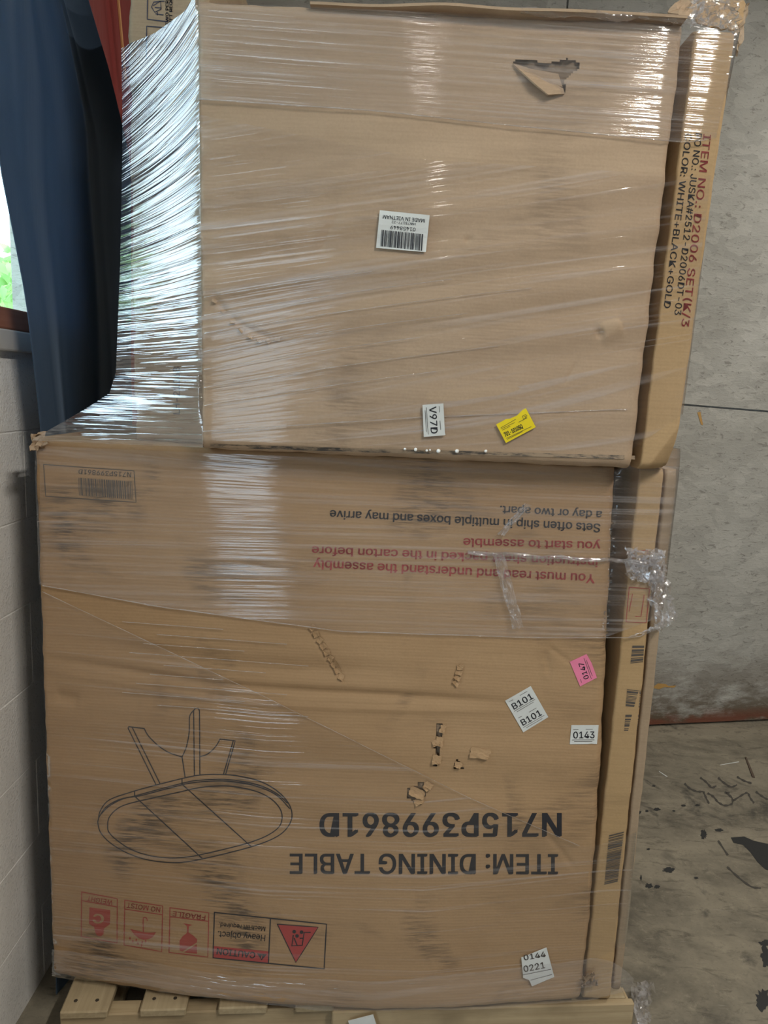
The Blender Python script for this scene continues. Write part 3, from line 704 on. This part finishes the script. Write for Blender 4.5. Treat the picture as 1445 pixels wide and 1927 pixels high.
# ------------------------------------------------------------------ torn paper flaps and crushed corners
def flake(K, px, py, rx, ry, ang_, mat, name='torn_flap', lift=.012, seed=0, parent=None):
    """small curled scrap of paper still fixed along one side"""
    r = random.Random(seed); n_ = 5; vs = []; fs = []
    for j in range(n_+1):
        for i in range(n_+1):
            u, v_ = i/n_-.5, j/n_-.5
            jx = r.uniform(-.09, .09) if 0 < j else 0; a = px + (u+jx)*rx*2*math.cos(ang_) - v_*ry*2*math.sin(ang_); b = py + (u+jx)*rx*2*math.sin(ang_) + (v_ + r.uniform(-.07, .07))*ry*2*math.cos(ang_)
            vs.append(K.pt(a, b, .001 + lift*(j/n_)**1.5*(.7+.5*r.random())))
    for j in range(n_):
        for i in range(n_):
            a = j*(n_+1)+i; fs.append((a, a+1, a+n_+2, a+n_+1))
    o = mesh(name, vs, fs, mat, K.e); sm = o.modifiers.new('thick', 'SOLIDIFY'); sm.thickness = .0012; return o
for i, (px, py, rx, ry, an) in enumerate(((784,1492,14,9,.4),(788,1508,9,7,-.5),(803,1482,7,6,.9),(826,1396,7,9,.2),(822,1430,8,9,.1),(833,1372,5,8,.2),(820,1398,7,6,-.4),(862,1440,7,6,.3),(904,1418,18,10,.1),(806,1478,8,6,.5))):
    flake(K1, px, py, rx, ry, an, M['kraft2'], lift=.006, seed=i)
for i in range(9):   # ragged scuffs
    t_ = i/8; flake(K1, 588+t_*54, 1182+t_*92, 5, 6, .9+.4*math.sin(i*2.1), M['kraft2'], 'scuffed_paper', .004, 20+i)
for i in range(4):
    flake(K1, 866-i*2.5, 1256+i*10, 6, 5, .3*i, M['kraft2'], 'scuffed_paper', .004, 40+i)
for i in range(8):
    t_ = i/7; flake(K4, 404+t_*118, 566+math.sin(t_*1.9)*76, 5, 4, .5+.5*math.sin(i*2.4), M['kraft'], 'scuffed_paper', .0035, 60+i)
# the folded triangle of the big tear
fv = [K4.pt(*q) for q in ((964,122),(985,126),(1058,168),(1061,178),(1045,176),(1012,156))]
fv[1] = K4.pt(990, 128, .001); fv[4] = K4.pt(1030, 180, .010); fv[5] = K4.pt(1005, 160, .012)
o = mesh('torn_flap', fv, [(0,1,2),(0,2,5),(2,3,4),(2,4,5)], M['kraft'], K4.e); o.modifiers.new('thick', 'SOLIDIFY').thickness = .003
o = mesh('torn_flap', [K4.pt(985,128,-.004), K4.pt(1050,140,-.004), K4.pt(1058,165,-.003), K4.pt(1020,150,-.0035)], [(0,1,2,3)], M['kraft'], K4.e); o.modifiers.new('thick', 'SOLIDIFY').thickness = .002
def crumple(name, pts, mat, parent, amp, seed, n_=14, uv=False):
    """crushed sheet between four corner points"""
    r = np.random.default_rng(seed); A, B, Cc, D = [np.array(p) for p in pts]; vs = []; fs = []; uvs = []
    for j in range(n_+1):
        for i in range(n_+1):
            u, v_ = i/n_, j/n_; q = A*(1-u)*(1-v_) + B*u*(1-v_) + Cc*u*v_ + D*(1-u)*v_
            vs.append(q + r.normal(size=3)*amp); uvs.append((u*.3, v_*.3))
    for j in range(n_):
        for i in range(n_): a = j*(n_+1)+i; fs.append((a, a+1, a+n_+2, a+n_+1))
    return mesh(name, vs, fs, mat, parent, False, uvs)
# top flap of the torn carton, lifted so that its edge stands proud
fx = np.linspace(a1_[0]+.20, a2_[0]-.004, 26); lipz = lambda x: zT2 - .0035 + .0012*math.sin(x*23)
fv = []; 
for x in fx:
    d_ = .017*min(1, (x-fx[0])/.25) + .0015*math.sin(x*31)
    fv += [(x, Y2 - d_, lipz(x)), (x, Y2 - d_, lipz(x)+.0045), (x, Y2+.12, lipz(x)+.0055), (x, Y2+.12, lipz(x)+.001)]
ff = []
for i in range(len(fx)-1):
    for k in range(4): ff.append((i*4+k, i*4+4+k, i*4+4+(k+1) % 4, i*4+(k+1) % 4))
ff += [(0, 1, 2, 3), tuple(len(fv)-1-k for k in range(4))]
mesh('top_flap', fv, ff, M['kraft'], K4.e)
# grimy, rubbed bottom edge
t = NT('rubbed_grimy_board'); p = t.geo(); g_ = t.noise(t.map(p, (30, 30, 160)), 1., 4, .7)
t.princ(t.mix(t.ramp(g_, [(.40, 0.), (.56, 1.)]), (.07, .062, .055), (.36, .27, .185)), .8); M['grime'] = t.m
strokes(K4, [[(384, 838), (500, 842), (700, 848), (900, 853), (1192, 861)]], 7, M['grime'], 'grimy_edge', off=.0012)
# mashed corner of the lower carton
crumple('crushed_corner', [at(56,818,1.445), at(84,812,1.50), at(88,838,1.425), at(60,850,1.428)], M['kraft'], K1.e, .003, 3, 7).modifiers.new('thick', 'SOLIDIFY').thickness = .002
crumple('crushed_corner', [at(1096,1838,1.425), at(1118,1828,1.43), at(1124,1852,1.44), at(1092,1856,1.425)], M['liner'], K1.e, .003, 4, 7).modifiers.new('thick', 'SOLIDIFY').thickness = .002
# bent top flaps of the rear carton
def sheet(name, pts, mat, parent, amp=.003, seed=0): 
    o = crumple(name, pts, mat, parent, amp, seed, 8); o.modifiers.new('thick', 'SOLIDIFY').thickness = .003; return o
sheet('bent_flap', [at(1256,22,1.46), at(1306,36,1.44), at(1318,-25,1.50), at(1300,-30,1.52)], M['kraft'], K5.e, .0025, 1)
sheet('bent_flap', [at(1312,42,1.47), at(1386,60,1.50), at(1404,0,1.59), at(1316,-20,1.52)], M['kraft3'], K5.e, .0025, 2)
sheet('bent_flap', [at(1386,64,1.50), at(1388,100,1.52), at(1408,20,1.62), at(1398,2,1.60)], M['kraft4'], K5.e, .003, 5)

# ------------------------------------------------------------------ pallet
PY = math.radians(5.0)
pl_ = empty('pallet', (0, 1.42, 0), 'raw pine stringer pallet under the wrapped cartons', 'pallet')
fl_, fr_ = at(118, 1912, 1.37), at(1188, 1866, 1.47)
PX0, PX1_ = fl_[0], fr_[0]
pc = np.array([PX0, 1.355]); pdx = np.array([math.cos(PY), math.sin(PY)]); pdy = np.array([-math.sin(PY), math.cos(PY)]); PLN = (PX1_-PX0)/math.cos(PY)
def pbox(name, u0, u1, v0, v1, z0, z1, mat):
    o = MB().box(0, u1-u0, 0, v1-v0, 0, z1-z0).build(name, mat); o.parent = pl_
    q = pc + pdx*u0 + pdy*v0; o.location = (q[0], q[1]-1.42, z0); o.rotation_euler[2] = PY; bevel(o, .003, 1); return o
nb = 8; bwid = .098
for k in range(nb):
    u = k*(PLN-bwid)/(nb-1); wd = bwid + random.uniform(-.012, .012)
    pbox('deck_board', u, u+wd, .0, .86, .124, .143, M['woody'])
for v0 in (.012, .41, .80):
    pbox('stringer', -.004, PLN+.004, v0, v0+.038, .036, .1235, M['wood'])
for k in (0, 3, 5, 7):
    u = k*(PLN-bwid)/(nb-1); pbox('bottom_board', u, u+bwid, 0, .86, .017, .0355, M['woody'])
pbox('front_cleat', .46*PLN, PLN+.002, -.018, -.0005, .066, .142, M['wood'])
for k in range(nb):
    for du in (.025, .072):
        q = pc + pdx*(k*(PLN-bwid)/(nb-1)+du) + pdy*.03
        vs = [(q[0], q[1], .1436)] + [(q[0]+.0045*math.cos(a), q[1]+.0045*math.sin(a), .1432) for a in np.linspace(0, 2*math.pi, 9)[:-1]]
        mesh('nail', vs, [(0, 1+i, 1+(i+1) % 8) for i in range(8)], M['darkmetal'], pl_)

# ------------------------------------------------------------------ stretch wrap
SW = empty('stretch_wrap', (0, 1.70, .06), 'clear glossy stretch film wound around the stacked cartons and pallet', 'stretch film')
FO = .0028
def edge_l(py): return np.interp(py, [-40, 842], [369.6, 379])
def edge_r(py): return np.interp(py, [-40, 42, 862], [1299, 1290, 1194])
def sil_l(py): return np.interp(py, [-60, 0, 75, 90, 200, 300, 500, 700, 740, 770, 800, 826, 840], [300, 240, 236, 228, 230, 230, 226, 218, 206, 160, 108, 62, 60])
def sil_r(py): return np.interp(py, [-40, 60, 260, 650, 772, 850, 1000], [1402, 1392, 1352, 1302, 1286, 1276, 1265])
def low_r(py): return np.interp(py, [860, 900, 1200, 1513, 1700, 1772, 1860], [1280, 1277, 1241, 1202, 1186, 1178, 1192])
def low_er(py): return np.interp(py, [874, 1852], [1164, 1096])
def up_pt(px, py, off):
    el, er, sl, sr = edge_l(py), edge_r(py), sil_l(py), sil_r(py)
    base = K4.pt(np.clip(px, el+3, er-14), np.clip(py, 12, 850), off, True)[..., 1]
    s_l = np.clip((el-px)/(el-sl), 0, 1)**1.15; s_r = np.clip((px-(er-14))/(sr-(er-14)), 0, 1.0)
    Y = np.where(px < el, base + (1.490-base)*s_l, np.where(px > er-14, base + (Y5-.004-off-base)*np.clip(s_r*4, 0, 1) + .012*np.clip(s_r-.85, 0, 1)/.15, base))
    mid = (px >= el) & (px <= er-14)
    Y = np.where(mid, K4.pt(px, py, off, True)[..., 1], Y)
    return at(px, py, Y)
def low_pt(px, py, off):
    er, sr = low_er(py)-4, low_r(py)
    base = K1.pt(np.minimum(px, er-10), np.minimum(py, 1858), off, True)[..., 1]
    s_r = np.clip((px-er+10)/(sr-er+10), 0, 1.0)
    yr = base + (YB2-.003-off-base)*np.clip(s_r*3, 0, 1) + .036*np.clip(s_r-.72, 0, 1)/.28
    return at(px, py, np.where(px > er-10, yr, np.where(py > 1858, base-.004, base)))
def film_sheet(name, ptf, cols, mat, nj, off, vfun, back=None, jit=0.0, seed=0):
    """cols: list of (px, py_top, py_bottom)"""
    r = np.random.default_rng(seed); PXa, PYa = [], []
    for (px, t0, t1) in cols:
        py = t0 + (t1-t0)*np.arange(nj+1)/nj; PYa.append(py); PXa.append(px(py) if callable(px) else np.full(nj+1, float(px)))
    PXa = np.concatenate(PXa); PYa = np.concatenate(PYa)
    vs = ptf(PXa, PYa, off)
    if jit: vs = vs + r.normal(size=vs.shape)*jit
    uvs = np.stack([PXa/1000, np.array([vfun(x, y) for x, y in zip(PXa, PYa)])/1000], 1)
    nc = len(cols); fs = []
    if back:   # carry the sheet round the rear corner
        k = slice((nc-1)*(nj+1), nc*(nj+1))
        vs = np.concatenate([vs, vs[k] + np.array([-.01, back, 0])]); uvs = np.concatenate([uvs, uvs[k] + np.array([.2, 0])]); nc += 1
    for i in range(nc-1):
        for j in range(nj):
            a = i*(nj+1)+j; fs.append((a, a+1, a+nj+2, a+nj+1))
    return mesh(name, vs, fs, mat, SW, True, uvs)
def span(a, b, n_): return list(np.linspace(a, b, n_))
# top band, several layers thick, dipping to the right
xs = span(373, 1290, 70)
def topcols():
    c = []
    for x in [q for q in xs if q < 1262]: c.append((x, 4 + (x-370)*.042, np.interp(x, [370, 700, 1000, 1290], [186, 208, 240, 268])))
    for k in range(1, 9):
        s = k/8; c.append(((lambda py, s=s: edge_r(py)-14 + (sil_r(py)-edge_r(py)+14)*s), 44 + 16*s, 268 - 8*s)); 
    return c
film_sheet('top_band', up_pt, topcols(), M['film_top'], 60, FO+.0015, lambda x, y: y - .075*(x-370), back=.3)
# body sheet over the torn carton
def bodycols():
    c = []
    for x in xs: c.append((x, np.interp(x, [370, 800, 1290], [215, 300, 330]), np.interp(x, [370, 800, 1203], [828, 842, 852]) if x < 1203 else 640))
    return [q for q in c if q[0] < 1176]
cb = bodycols()
for k in range(0, 10):
    s = k/9; cb.append(((lambda py, s=s: (edge_r(py)-14) + (sil_r(py)-edge_r(py)+14)*s), 330, 850 - 70*s))
def fan(x, y): return y + (.16 - .10*max(0, (y-700)/150) + .04*math.sin(y/90))*(x-700)
film_sheet('body_sheet', up_pt, cb, M['film_front'], 90, FO, fan, back=.3)
# side sheet stretched from the torn carton's edge to the tall carton
cs = []
for k in range(41):
    s = k/40
    cs.append(((lambda py, s=s: sil_l(py) + (edge_l(py)+3-sil_l(py))*s), np.interp(s, [0, .1, .4, .8, 1], [92, 80, 62, 22, -20]), 705))
def fan_side(x, y):
    m_ = np.interp(y, [0, 150, 300, 450, 600, 720], [1.9, 1.35, .95, .5, .12, .02]); return y + m_*(x-370)
film_sheet('side_sheet', up_pt, cs, M['film_side'], 120, .001, fan_side)
# flare from the tall carton down to the corner of the lower carton
def flare_pt(px, py, off):
    sl, el = sil_l(py), edge_l(py); s = np.clip((px-sl)/(el-sl), 0, 1); t_ = np.clip((py-700)/135, 0, 1)
    yt = up_pt(sil_l(700) + (edge_l(700)-sil_l(700))*s, np.full(np.shape(py), 700.), .001)[..., 1]
    return at(px, py, yt*(1-t_) + (1.432 - .048*s)*t_)
cs = [((lambda py, s=k/30: sil_l(py) + (edge_l(py)+3-sil_l(py))*s), 702, np.interp(k/30, [0, 1], [829, 842])) for k in range(31)]
film_sheet('flare', flare_pt, cs, M['film_side'], 40, 0, lambda x, y: y - .03*(x-370))
# lower wide band
xl = span(66, 1192, 90)
cl = []
for x in xl: 
    x_ = x
    cl.append(((lambda py, x=x: np.clip(x, 64+.036*(py-831), low_er(py)-4)), np.interp(x, [60, 380, 800, 1200], [838, 852, 868, 884]), np.interp(x, [60, 300, 640, 1000, 1200], [1098, 1142, 1188, 1200, 1200])))
for k in range(1, 9):
    s = k/8; cl.append(((lambda py, s=s: low_er(py)-4 + (low_r(py)-low_er(py)+4)*s), 884 - 40*s, 1200 - 40*s))
film_sheet('lower_band', low_pt, cl, M['film_low'], 80, FO, lambda x, y: y - .02*(x-600) - .05*(x-1200)*max(0, (960-y)/120), back=.3)
# single layer over the lower left, its slanting edge crossing the print
cl = []
for x in span(74, 1092, 80):
    cl.append(((lambda py, x=x: np.clip(x, 66+.036*(py-831), low_er(py)-4)), np.interp(x, [60, 500, 880, 1100], [1104, 1312, 1500, 1596]), np.interp(x, [60, 400, 700, 1100], [1772, 1828, 1852, 1818])))
for k in range(1, 7):
    s = k/6; cl.append(((lambda py, s=s: low_er(py)-4 + (low_r(py)-low_er(py)+4)*s), 1596 - 30*s, 1818 - 45*s))
film_sheet('single_layer', low_pt, cl, M['film_thin'], 80, FO, lambda x, y: y - np.interp(x, [60, 500, 800, 1150], [0, 45, 55, 20]) , back=.3)
# skirt round the bottom, tied over the pallet edge
def skirt_pt(px, py, off):
    Y = low_pt(px, np.minimum(py, 1858), off)[..., 1]
    return at(px, py, Y - .02*np.clip((py-1810)/60, 0, 1)*np.clip((px-600)/300, 0, 1))
cl = []
for x in span(98, 1100, 80):
    cl.append((x, np.interp(x, [95, 250, 430, 700, 900, 1100], [1786, 1806, 1836, 1848, 1830, 1806]), np.interp(x, [95, 300, 600, 900, 1100], [1838, 1866, 1902, 1900, 1884])))
for k in range(1, 9):
    s = k/8; cl.append((1100 + 92*s, 1806 - 26*s + 60*s*s, 1884 - 20*s))
film_sheet('bottom_skirt', skirt_pt, cl, M['film_skirt'], 26, FO+.002, lambda x, y: y - np.interp(x, [95, 430, 700, 1100, 1200], [1780, 1830, 1856, 1810, 1790]), jit=.0006)
# gathered knot and loose ends
crumple('gathered_film', [at(1300,-14,1.385), at(1392,-8,1.42), at(1390,62,1.39), at(1304,44,1.375)], M['film_knot'], SW, .004, 21, 16)
crumple('gathered_knot', [at(1178,1034,1.432), at(1252,1036,1.448), at(1250,1100,1.450), at(1186,1088,1.436)], M['film_knot'], SW, .005, 11, 22)
crumple('loose_end', [at(1216,1085,1.440), at(1250,1070,1.46), at(1272,1160,1.50), at(1240,1188,1.45)], M['film_knot'], SW, .004, 12, 16)
crumple('loose_end', [at(1238,1180,1.445), at(1268,1150,1.49), at(1262,1176,1.48), at(1170,1203,1.436)], M['film_knot'], SW, .002, 13, 12)
crumple('loose_end', [at(925,1040,1.432), at(950,1045,1.432), at(985,1180,1.428), at(965,1184,1.428)], M['film_knot'], SW, .0012, 14, 12)
crumple('loose_end', [at(935,1005,1.432), at(948,1008,1.432), at(1000,950,1.432), at(985,948,1.432)], M['film_knot'], SW, .001, 15, 10)
crumple('loose_end', [at(1192,1855,1.62), at(1225,1850,1.66), at(1222,1935,1.40), at(1194,1940,1.40)], M['film_knot'], SW, .006, 16, 14)
def ftube(name, pts, rad, mat):
    """twisted rope of gathered film"""
    P = [np.array(p) for p in pts]; vs, fs, uvs = [], [], []; r = np.random.default_rng(len(P))
    for i, p_ in enumerate(P):
        for k in range(9):
            a = 2*math.pi*k/8; rr = rad*(1+.35*r.normal()*.6); vs.append(p_ + np.array([0, math.cos(a)*rr, math.sin(a)*rr])); uvs.append((i*.02, k*.01))
    for i in range(len(P)-1):
        for k in range(8): fs.append((i*9+k, i*9+k+1, i*9+10+k, i*9+9+k))
    return mesh(name, vs, fs, mat, SW, True, uvs)
ftube('rolled_edge', [at(x, 16 + (x-900)*.052 + 2*math.sin(x*.05), 1.372) for x in span(980, 1308, 36)], .006, M['film_knot'])
ftube('gathered_rope', [K1.pt(x, 1040 + (x-880)*.055 + 1.5*math.sin(x*.07), .006) for x in span(880, 1172, 26)] + [at(1190, 1058, 1.43), at(1215, 1062, 1.436)], .0045, M['film_knot'])

def hem(pts, rad=.0011):
    return ftube('film_hem', pts, rad, M['film_knot'])
hem(list(up_pt(np.array(span(374, 1330, 60)), np.interp(span(374, 1330, 60), [370, 700, 1000, 1290, 1340], [186, 208, 240, 268, 262]), FO+.002)))
hx = np.array(span(80, 1225, 60)); hem(list(low_pt(hx, np.interp(hx, [60, 300, 640, 1000, 1200, 1240], [1098, 1142, 1188, 1200, 1200, 1180]), FO+.0008)))
hx = np.array(span(80, 1090, 60)); hem(list(low_pt(hx, np.interp(hx, [60, 500, 880, 1100], [1104, 1312, 1500, 1596]), FO+.0008)), .0007)
hx = np.array(span(382, 1180, 50)); hem(list(up_pt(hx, np.interp(hx, [380, 640, 800, 1180], [812, 795, 785, 770]), FO+.0006)), .0010)
for k_ in range(7):   # single stretched creases across the torn carton
    hx = np.array(span(384, 700 + 60*(k_ % 4) + 90*(k_ % 3), 40)); y0_ = 560 + k_*34
    hem(list(up_pt(hx, y0_ - .17*(hx-380) + .00005*(hx-380)**2, FO+.0006)), .0006)
for k_ in range(9):   # and across the print of the lower carton
    hx = np.array(span(230 + 13*(k_*5 % 7), 420 + 40*(k_*3 % 5), 26)); y0_ = 1170 + k_*19
    hem(list(low_pt(hx, y0_ + .075*(hx-230), FO+.0006)), .0008)

# ------------------------------------------------------------------ stickers
def sticker(name, label, K, pts, mat, off=.0052):
    c = np.mean([K.pt(*p, off) for p in pts], axis=0)
    e = empty(name, c, label, 'label')
    bm = bmesh.new(); bm.faces.new([bm.verts.new((x, y, 0)) for x, y in pts])
    bmesh.ops.triangulate(bm, faces=bm.faces[:]); 
    for _ in range(3): bmesh.ops.subdivide_edges(bm, edges=bm.edges[:], cuts=1, use_grid_fill=True)
    bm.verts.index_update(); P = np.array([v.co[:2] for v in bm.verts]); fs = [tuple(v.index for v in f.verts) for f in bm.faces]; bm.free()
    o = mesh('paper', K.pt(P[:, 0], P[:, 1], off), fs, mat, e)
    sm = o.modifiers.new('thick', 'SOLIDIFY'); sm.thickness = .0006; sm.offset = 0; return o
S = .0060
Z1 = lambda x, y: (640+x/5.558, 360+y/5.558)
e = sticker('barcode_label', 'white label with barcode, 01458449 and MADE IN VIETNAM on the torn carton', K4, [Z1(415,198), Z1(937,250), Z1(896,636), Z1(375,592)], M['paper'])
put_text(K4, 'MADE IN VIETNAM', Z1(886,290), Z1(448,246), 7.0, M['ink'], .01, S, e)
put_text(K4, 'HW75177-22', Z1(790,330), Z1(541,306), 4.8, M['ink'], .01, S, e)
put_text(K4, '01458449', Z1(790,383), Z1(527,358), 6.6, M['ink'], .01, S, e)
bars(K4, Z1(435,402), Z1(873,448), Z1(862,622), Z1(422,575), 30, M['ink'], 'printed_barcode', e, S, 21)
Z2 = lambda x, y: (760+x/5.16, 730+y/5.16)
e = sticker('lot_label', 'white label reading V97D turned sideways on the torn carton', K4, [Z2(180,165), Z2(383,150), Z2(398,432), Z2(404,455), Z2(393,460), Z2(193,476), Z2(186,320)], M['paper'])
put_text(K4, 'V97D', Z2(246,182), Z2(262,445), 13.0, M['ink'], .014, S, e)
strokes(K4, [[Z2(218,190), Z2(236,450)], [Z2(206,220), Z2(218,425)], [Z2(342,180), Z2(346,235)], [Z2(350,320), Z2(356,405)]], .9, M['inkgrey'], 'fine_print', e, S)
e = sticker('yellow_label', 'yellow tag reading 701-1010SQ stuck near the lower edge of the torn carton', K4, [Z2(895,355), Z2(990,303), Z2(1030,298), Z2(1098,268), Z2(1150,215), Z2(1184,197), Z2(1280,380), Z2(990,535)], M['yellow'])
put_text(K4, '701-1010SQ', Z2(984,476), Z2(1160,388), 8.2, M['ink'], .03, S, e)
strokes(K4, [[Z2(940,388), Z2(1085,304)], [Z2(946,398), Z2(1075,336)], [Z2(955,410), Z2(1030,372)], [Z2(995,490), Z2(1235,376)], [Z2(1002,500), Z2(1150,424)], [Z2(1115,332), Z2(1195,292)]], .8, M['ink'], 'fine_print', e, S)
strokes(K4, [[Z2(1150,275), Z2(1180,258), Z2(1195,268), Z2(1190,286), Z2(1160,303), Z2(1150,275)], [Z2(1165,280), Z2(1180,275), Z2(1178,290)]], .8, M['ink'], 'printed_mark', e, S)
Z3 = lambda x, y: (900+x/5.558, 1200+y/5.558)
SB = .0022; OB = .0015
e = sticker('lot_label', 'pink label reading 0147 turned on its side on the dining table carton', K1, [Z3(957,252), Z3(1132,172), Z3(1185,265), Z3(1240,418), Z3(1064,510)], M['pink'], OB)
put_text(K1, '0147', Z3(1158,424), Z3(1096,254), 9.5, M['ink'], .014, SB, e)
strokes(K1, [[Z3(1182,430), Z3(1106,216)], [Z3(1192,400), Z3(1130,235)], [Z3(1080,470), Z3(1068,435)]], .8, M['inkgrey'], 'fine_print', e, SB)
e = sticker('lot_label', 'white label with two rows reading B101 on the dining table carton', K1, [Z3(280,660), Z3(548,506), Z3(732,830), Z3(470,990)], M['paper'], OB)
put_text(K1, 'B101', Z3(372,754), Z3(578,634), 11.5, M['ink'], .016, SB, e)
put_text(K1, 'B101', Z3(466,922), Z3(668,806), 11.5, M['ink'], .016, SB, e)
strokes(K1, [[Z3(375,770), Z3(592,645)], [Z3(405,775), Z3(575,675)], [Z3(470,940), Z3(688,812)], [Z3(500,944), Z3(668,846)], [Z3(325,668), Z3(360,650)], [Z3(435,604), Z3(510,562)], [Z3(420,840), Z3(455,820)], [Z3(530,780), Z3(606,735)]], .8, M['inkgrey'], 'fine_print', e, SB)
e = sticker('lot_label', 'white label reading 0143 on the dining table carton', K1, [Z3(973,915), Z3(1258,914), Z3(1240,1112), Z3(1180,1108), Z3(1140,1112), Z3(956,1114)], M['paper'], OB)
put_text(K1, '0143', Z3(992,1053), Z3(1216,1050), 12.3, M['ink'], .016, SB, e)
strokes(K1, [[Z3(980,1070), Z3(1212,1068)], [Z3(1003,1087), Z3(1190,1086)], [Z3(995,962), Z3(1045,962)], [Z3(1125,958), Z3(1195,958)]], .9, M['inkgrey'], 'fine_print', e, SB)
Z4 = lambda x, y: (600+x/2.258, 1740+y/2.258)
e = sticker('lot_label', 'torn white label reading 0221 caught in the film near the carton bottom', K1, [Z4(860,140), Z4(967,97), Z4(1000,222), Z4(905,262), Z4(893,235), Z4(868,226)], M['paper'], .0056)
put_text(K1, '0221', Z4(872,202), Z4(962,184), 11.5, M['inkgrey'], .016, .0066, e)
put_text(K1, '0144', Z4(872,152), Z4(965,136), 10, M['inkgrey'], .014, .0066, e)
strokes(K1, [[Z4(866,214), Z4(985,190)], [Z4(900,236), Z4(990,212)]], 1.0, M['inkgrey'], 'fine_print', e, .0066)
# label on the pallet edge at the very bottom
q = [at(655,1922,1.383), at(702,1910,1.383), at(712,1940,1.383), at(665,1950,1.383)]
e = empty('pallet_label', q[0], 'white paper label on the front edge of the pallet', 'label')
mesh('paper', q + [a + np.array([0, .002, 0]) for a in q], [(0,1,2,3), (7,6,5,4), (0,4,5,1), (1,5,6,2), (2,6,7,3), (3,7,4,0)], M['paper'], e)
# foam beads along the bottom edge of the torn carton
for i, (x, y, r_) in enumerate(((782,846,.0035),(803,848,.0025),(825,849,.0042),(860,849,.004),(914,849,.003),(762,845,.0025),(809,847,.002))):
    q = np.array(K4.pt(x, y, .004)); bm = bmesh.new(); bmesh.ops.create_icosphere(bm, subdivisions=2, radius=r_)
    for v in bm.verts: v.co *= 1 + random.uniform(-.08, .08)
    me = bpy.data.meshes.new('foam_bead'); bm.to_mesh(me); bm.free(); me.materials.append(M['foam'])
    o = bpy.data.objects.new('foam_bead', me); C.objects.link(o); o.location = q
    tag(o, 'tiny white foam bead stuck on the lower edge of the torn carton', 'foam bead', 'foam beads')

# ------------------------------------------------------------------ floor marks and litter
def blob(px, py, rx, ry, mat, seed, n_=26, name='stain'):
    r = random.Random(seed); vs = []
    for i in range(n_):
        a = 2*math.pi*i/n_; k = 1 + r.uniform(-.28, .28); q = atz(px+rx*k*math.cos(a), py+ry*k*math.sin(a), .0006 + seed*1e-6); vs.append(q)
    mesh(name, vs[::-1], [tuple(range(n_))], mat, fl)
for i, a in enumerate(((1221,1667,7,4.5),(1237,1668,4,3),(1236,1669,5,3),(1202,1529,5,3),(1217,1526,3,2),(1236,1523,6,3),(1286,1516,5,2),(1312,1515,5,2),(1206,1652,2,5),(1258,1637,10,5),(1442,1800,10,20),(1436,1882,14,20),(1440,1775,12,6),(1310,1652,4,2),(1324,1570,6,8),(1268,1526,3,1.5),(1230,1479,3,1.5),(1220,1598,3,2),(1352,1562,8,3))): blob(*a, M['stain'], i+1)
pts = [(1375,1576),(1400,1574),(1418,1582),(1445,1588),(1470,1600),(1470,1645),(1440,1636),(1425,1622),(1412,1604),(1398,1590),(1380,1586)]
mesh('stain', [atz(*p, .0007) for p in pts[::-1]], [tuple(range(len(pts)))], M['stain'], fl)
def fstroke(pts, wpx, mat, z=.0009, name='tyre_mark'):
    P = np.array(smooth_line(pts, 5)); T = np.gradient(P, axis=0); T /= np.linalg.norm(T, axis=1)[:, None]; Nn = np.stack([-T[:, 1], T[:, 0]], 1)
    vs = []; fs = []
    for k, (q, n_) in enumerate(zip(P, Nn)):
        w_ = wpx/2*(1+.4*math.sin(k*1.7)); vs += [atz(*(q-n_*w_), z), atz(*(q+n_*w_), z)]
    for k in range(len(P)-1): fs.append((2*k, 2*k+1, 2*k+3, 2*k+2))
    return mesh(name, vs, fs, mat, fl)
ZF = lambda l: [(1000+a/3.247, 1400+b/3.247) for a, b in l]
for l in ([(935,240),(965,270),(1010,290),(1050,290)], [(1030,205),(1065,230),(1100,265),(1130,255)], [(1140,205),(1180,240),(1220,262),(1255,250)], [(1255,200),(1300,225),(1345,240)],
          [(1050,290),(1065,325),(1085,365)], [(1075,300),(1110,320),(1140,355),(1180,375),(1225,365),(1225,330),(1190,300)], [(1235,345),(1290,310),(1320,300),(1340,335),(1360,360)], [(1370,290),(1410,320),(1445,340)], [(1180,295),(1210,300)], [(1195,750),(1260,810),(1340,870),(1400,880)], [(1140,590),(1200,680)]):
    fstroke(ZF(l), 3.2, M['stainsoft'])
a, b = atz(1403, 1424, .004), atz(1418, 1462, .004)
def sliver(label, a, b, wd, hh, mat, name, cat):
    d = (b-a)/np.linalg.norm(b-a); n_ = np.array([-d[1], d[0], 0])*wd/2
    lo = [a-n_*.6, a+n_*.6, b+n_, b-n_]; vs = [np.array([q[0], q[1], .0004]) for q in lo] + [np.array([q[0], q[1], hh*(.7+.3*k/3)]) for k, q in enumerate(lo)]
    o = mesh(name, vs, [(3,2,1,0), (4,5,6,7), (0,1,5,4), (1,2,6,5), (2,3,7,6), (3,0,4,7)], mat); tag(o, label, cat); return o
sliver('brown wood splinter lying on the stained floor near the board wall', a, b, .010, .005, M['bark'], 'wood_splinter', 'splinter')
sliver('thin pale scrap of film lying flat on the floor beside the cartons', atz(1240,1452,0), atz(1255,1462,0), .006, .002, M['paper'], 'plastic_scrap', 'scrap')
sliver('long pale strip of film lying flat on the floor near the board wall', atz(1355,1440,0), atz(1390,1434,0), .004, .002, M['paper'], 'plastic_scrap', 'scrap')
bpy.context.view_layer.update()
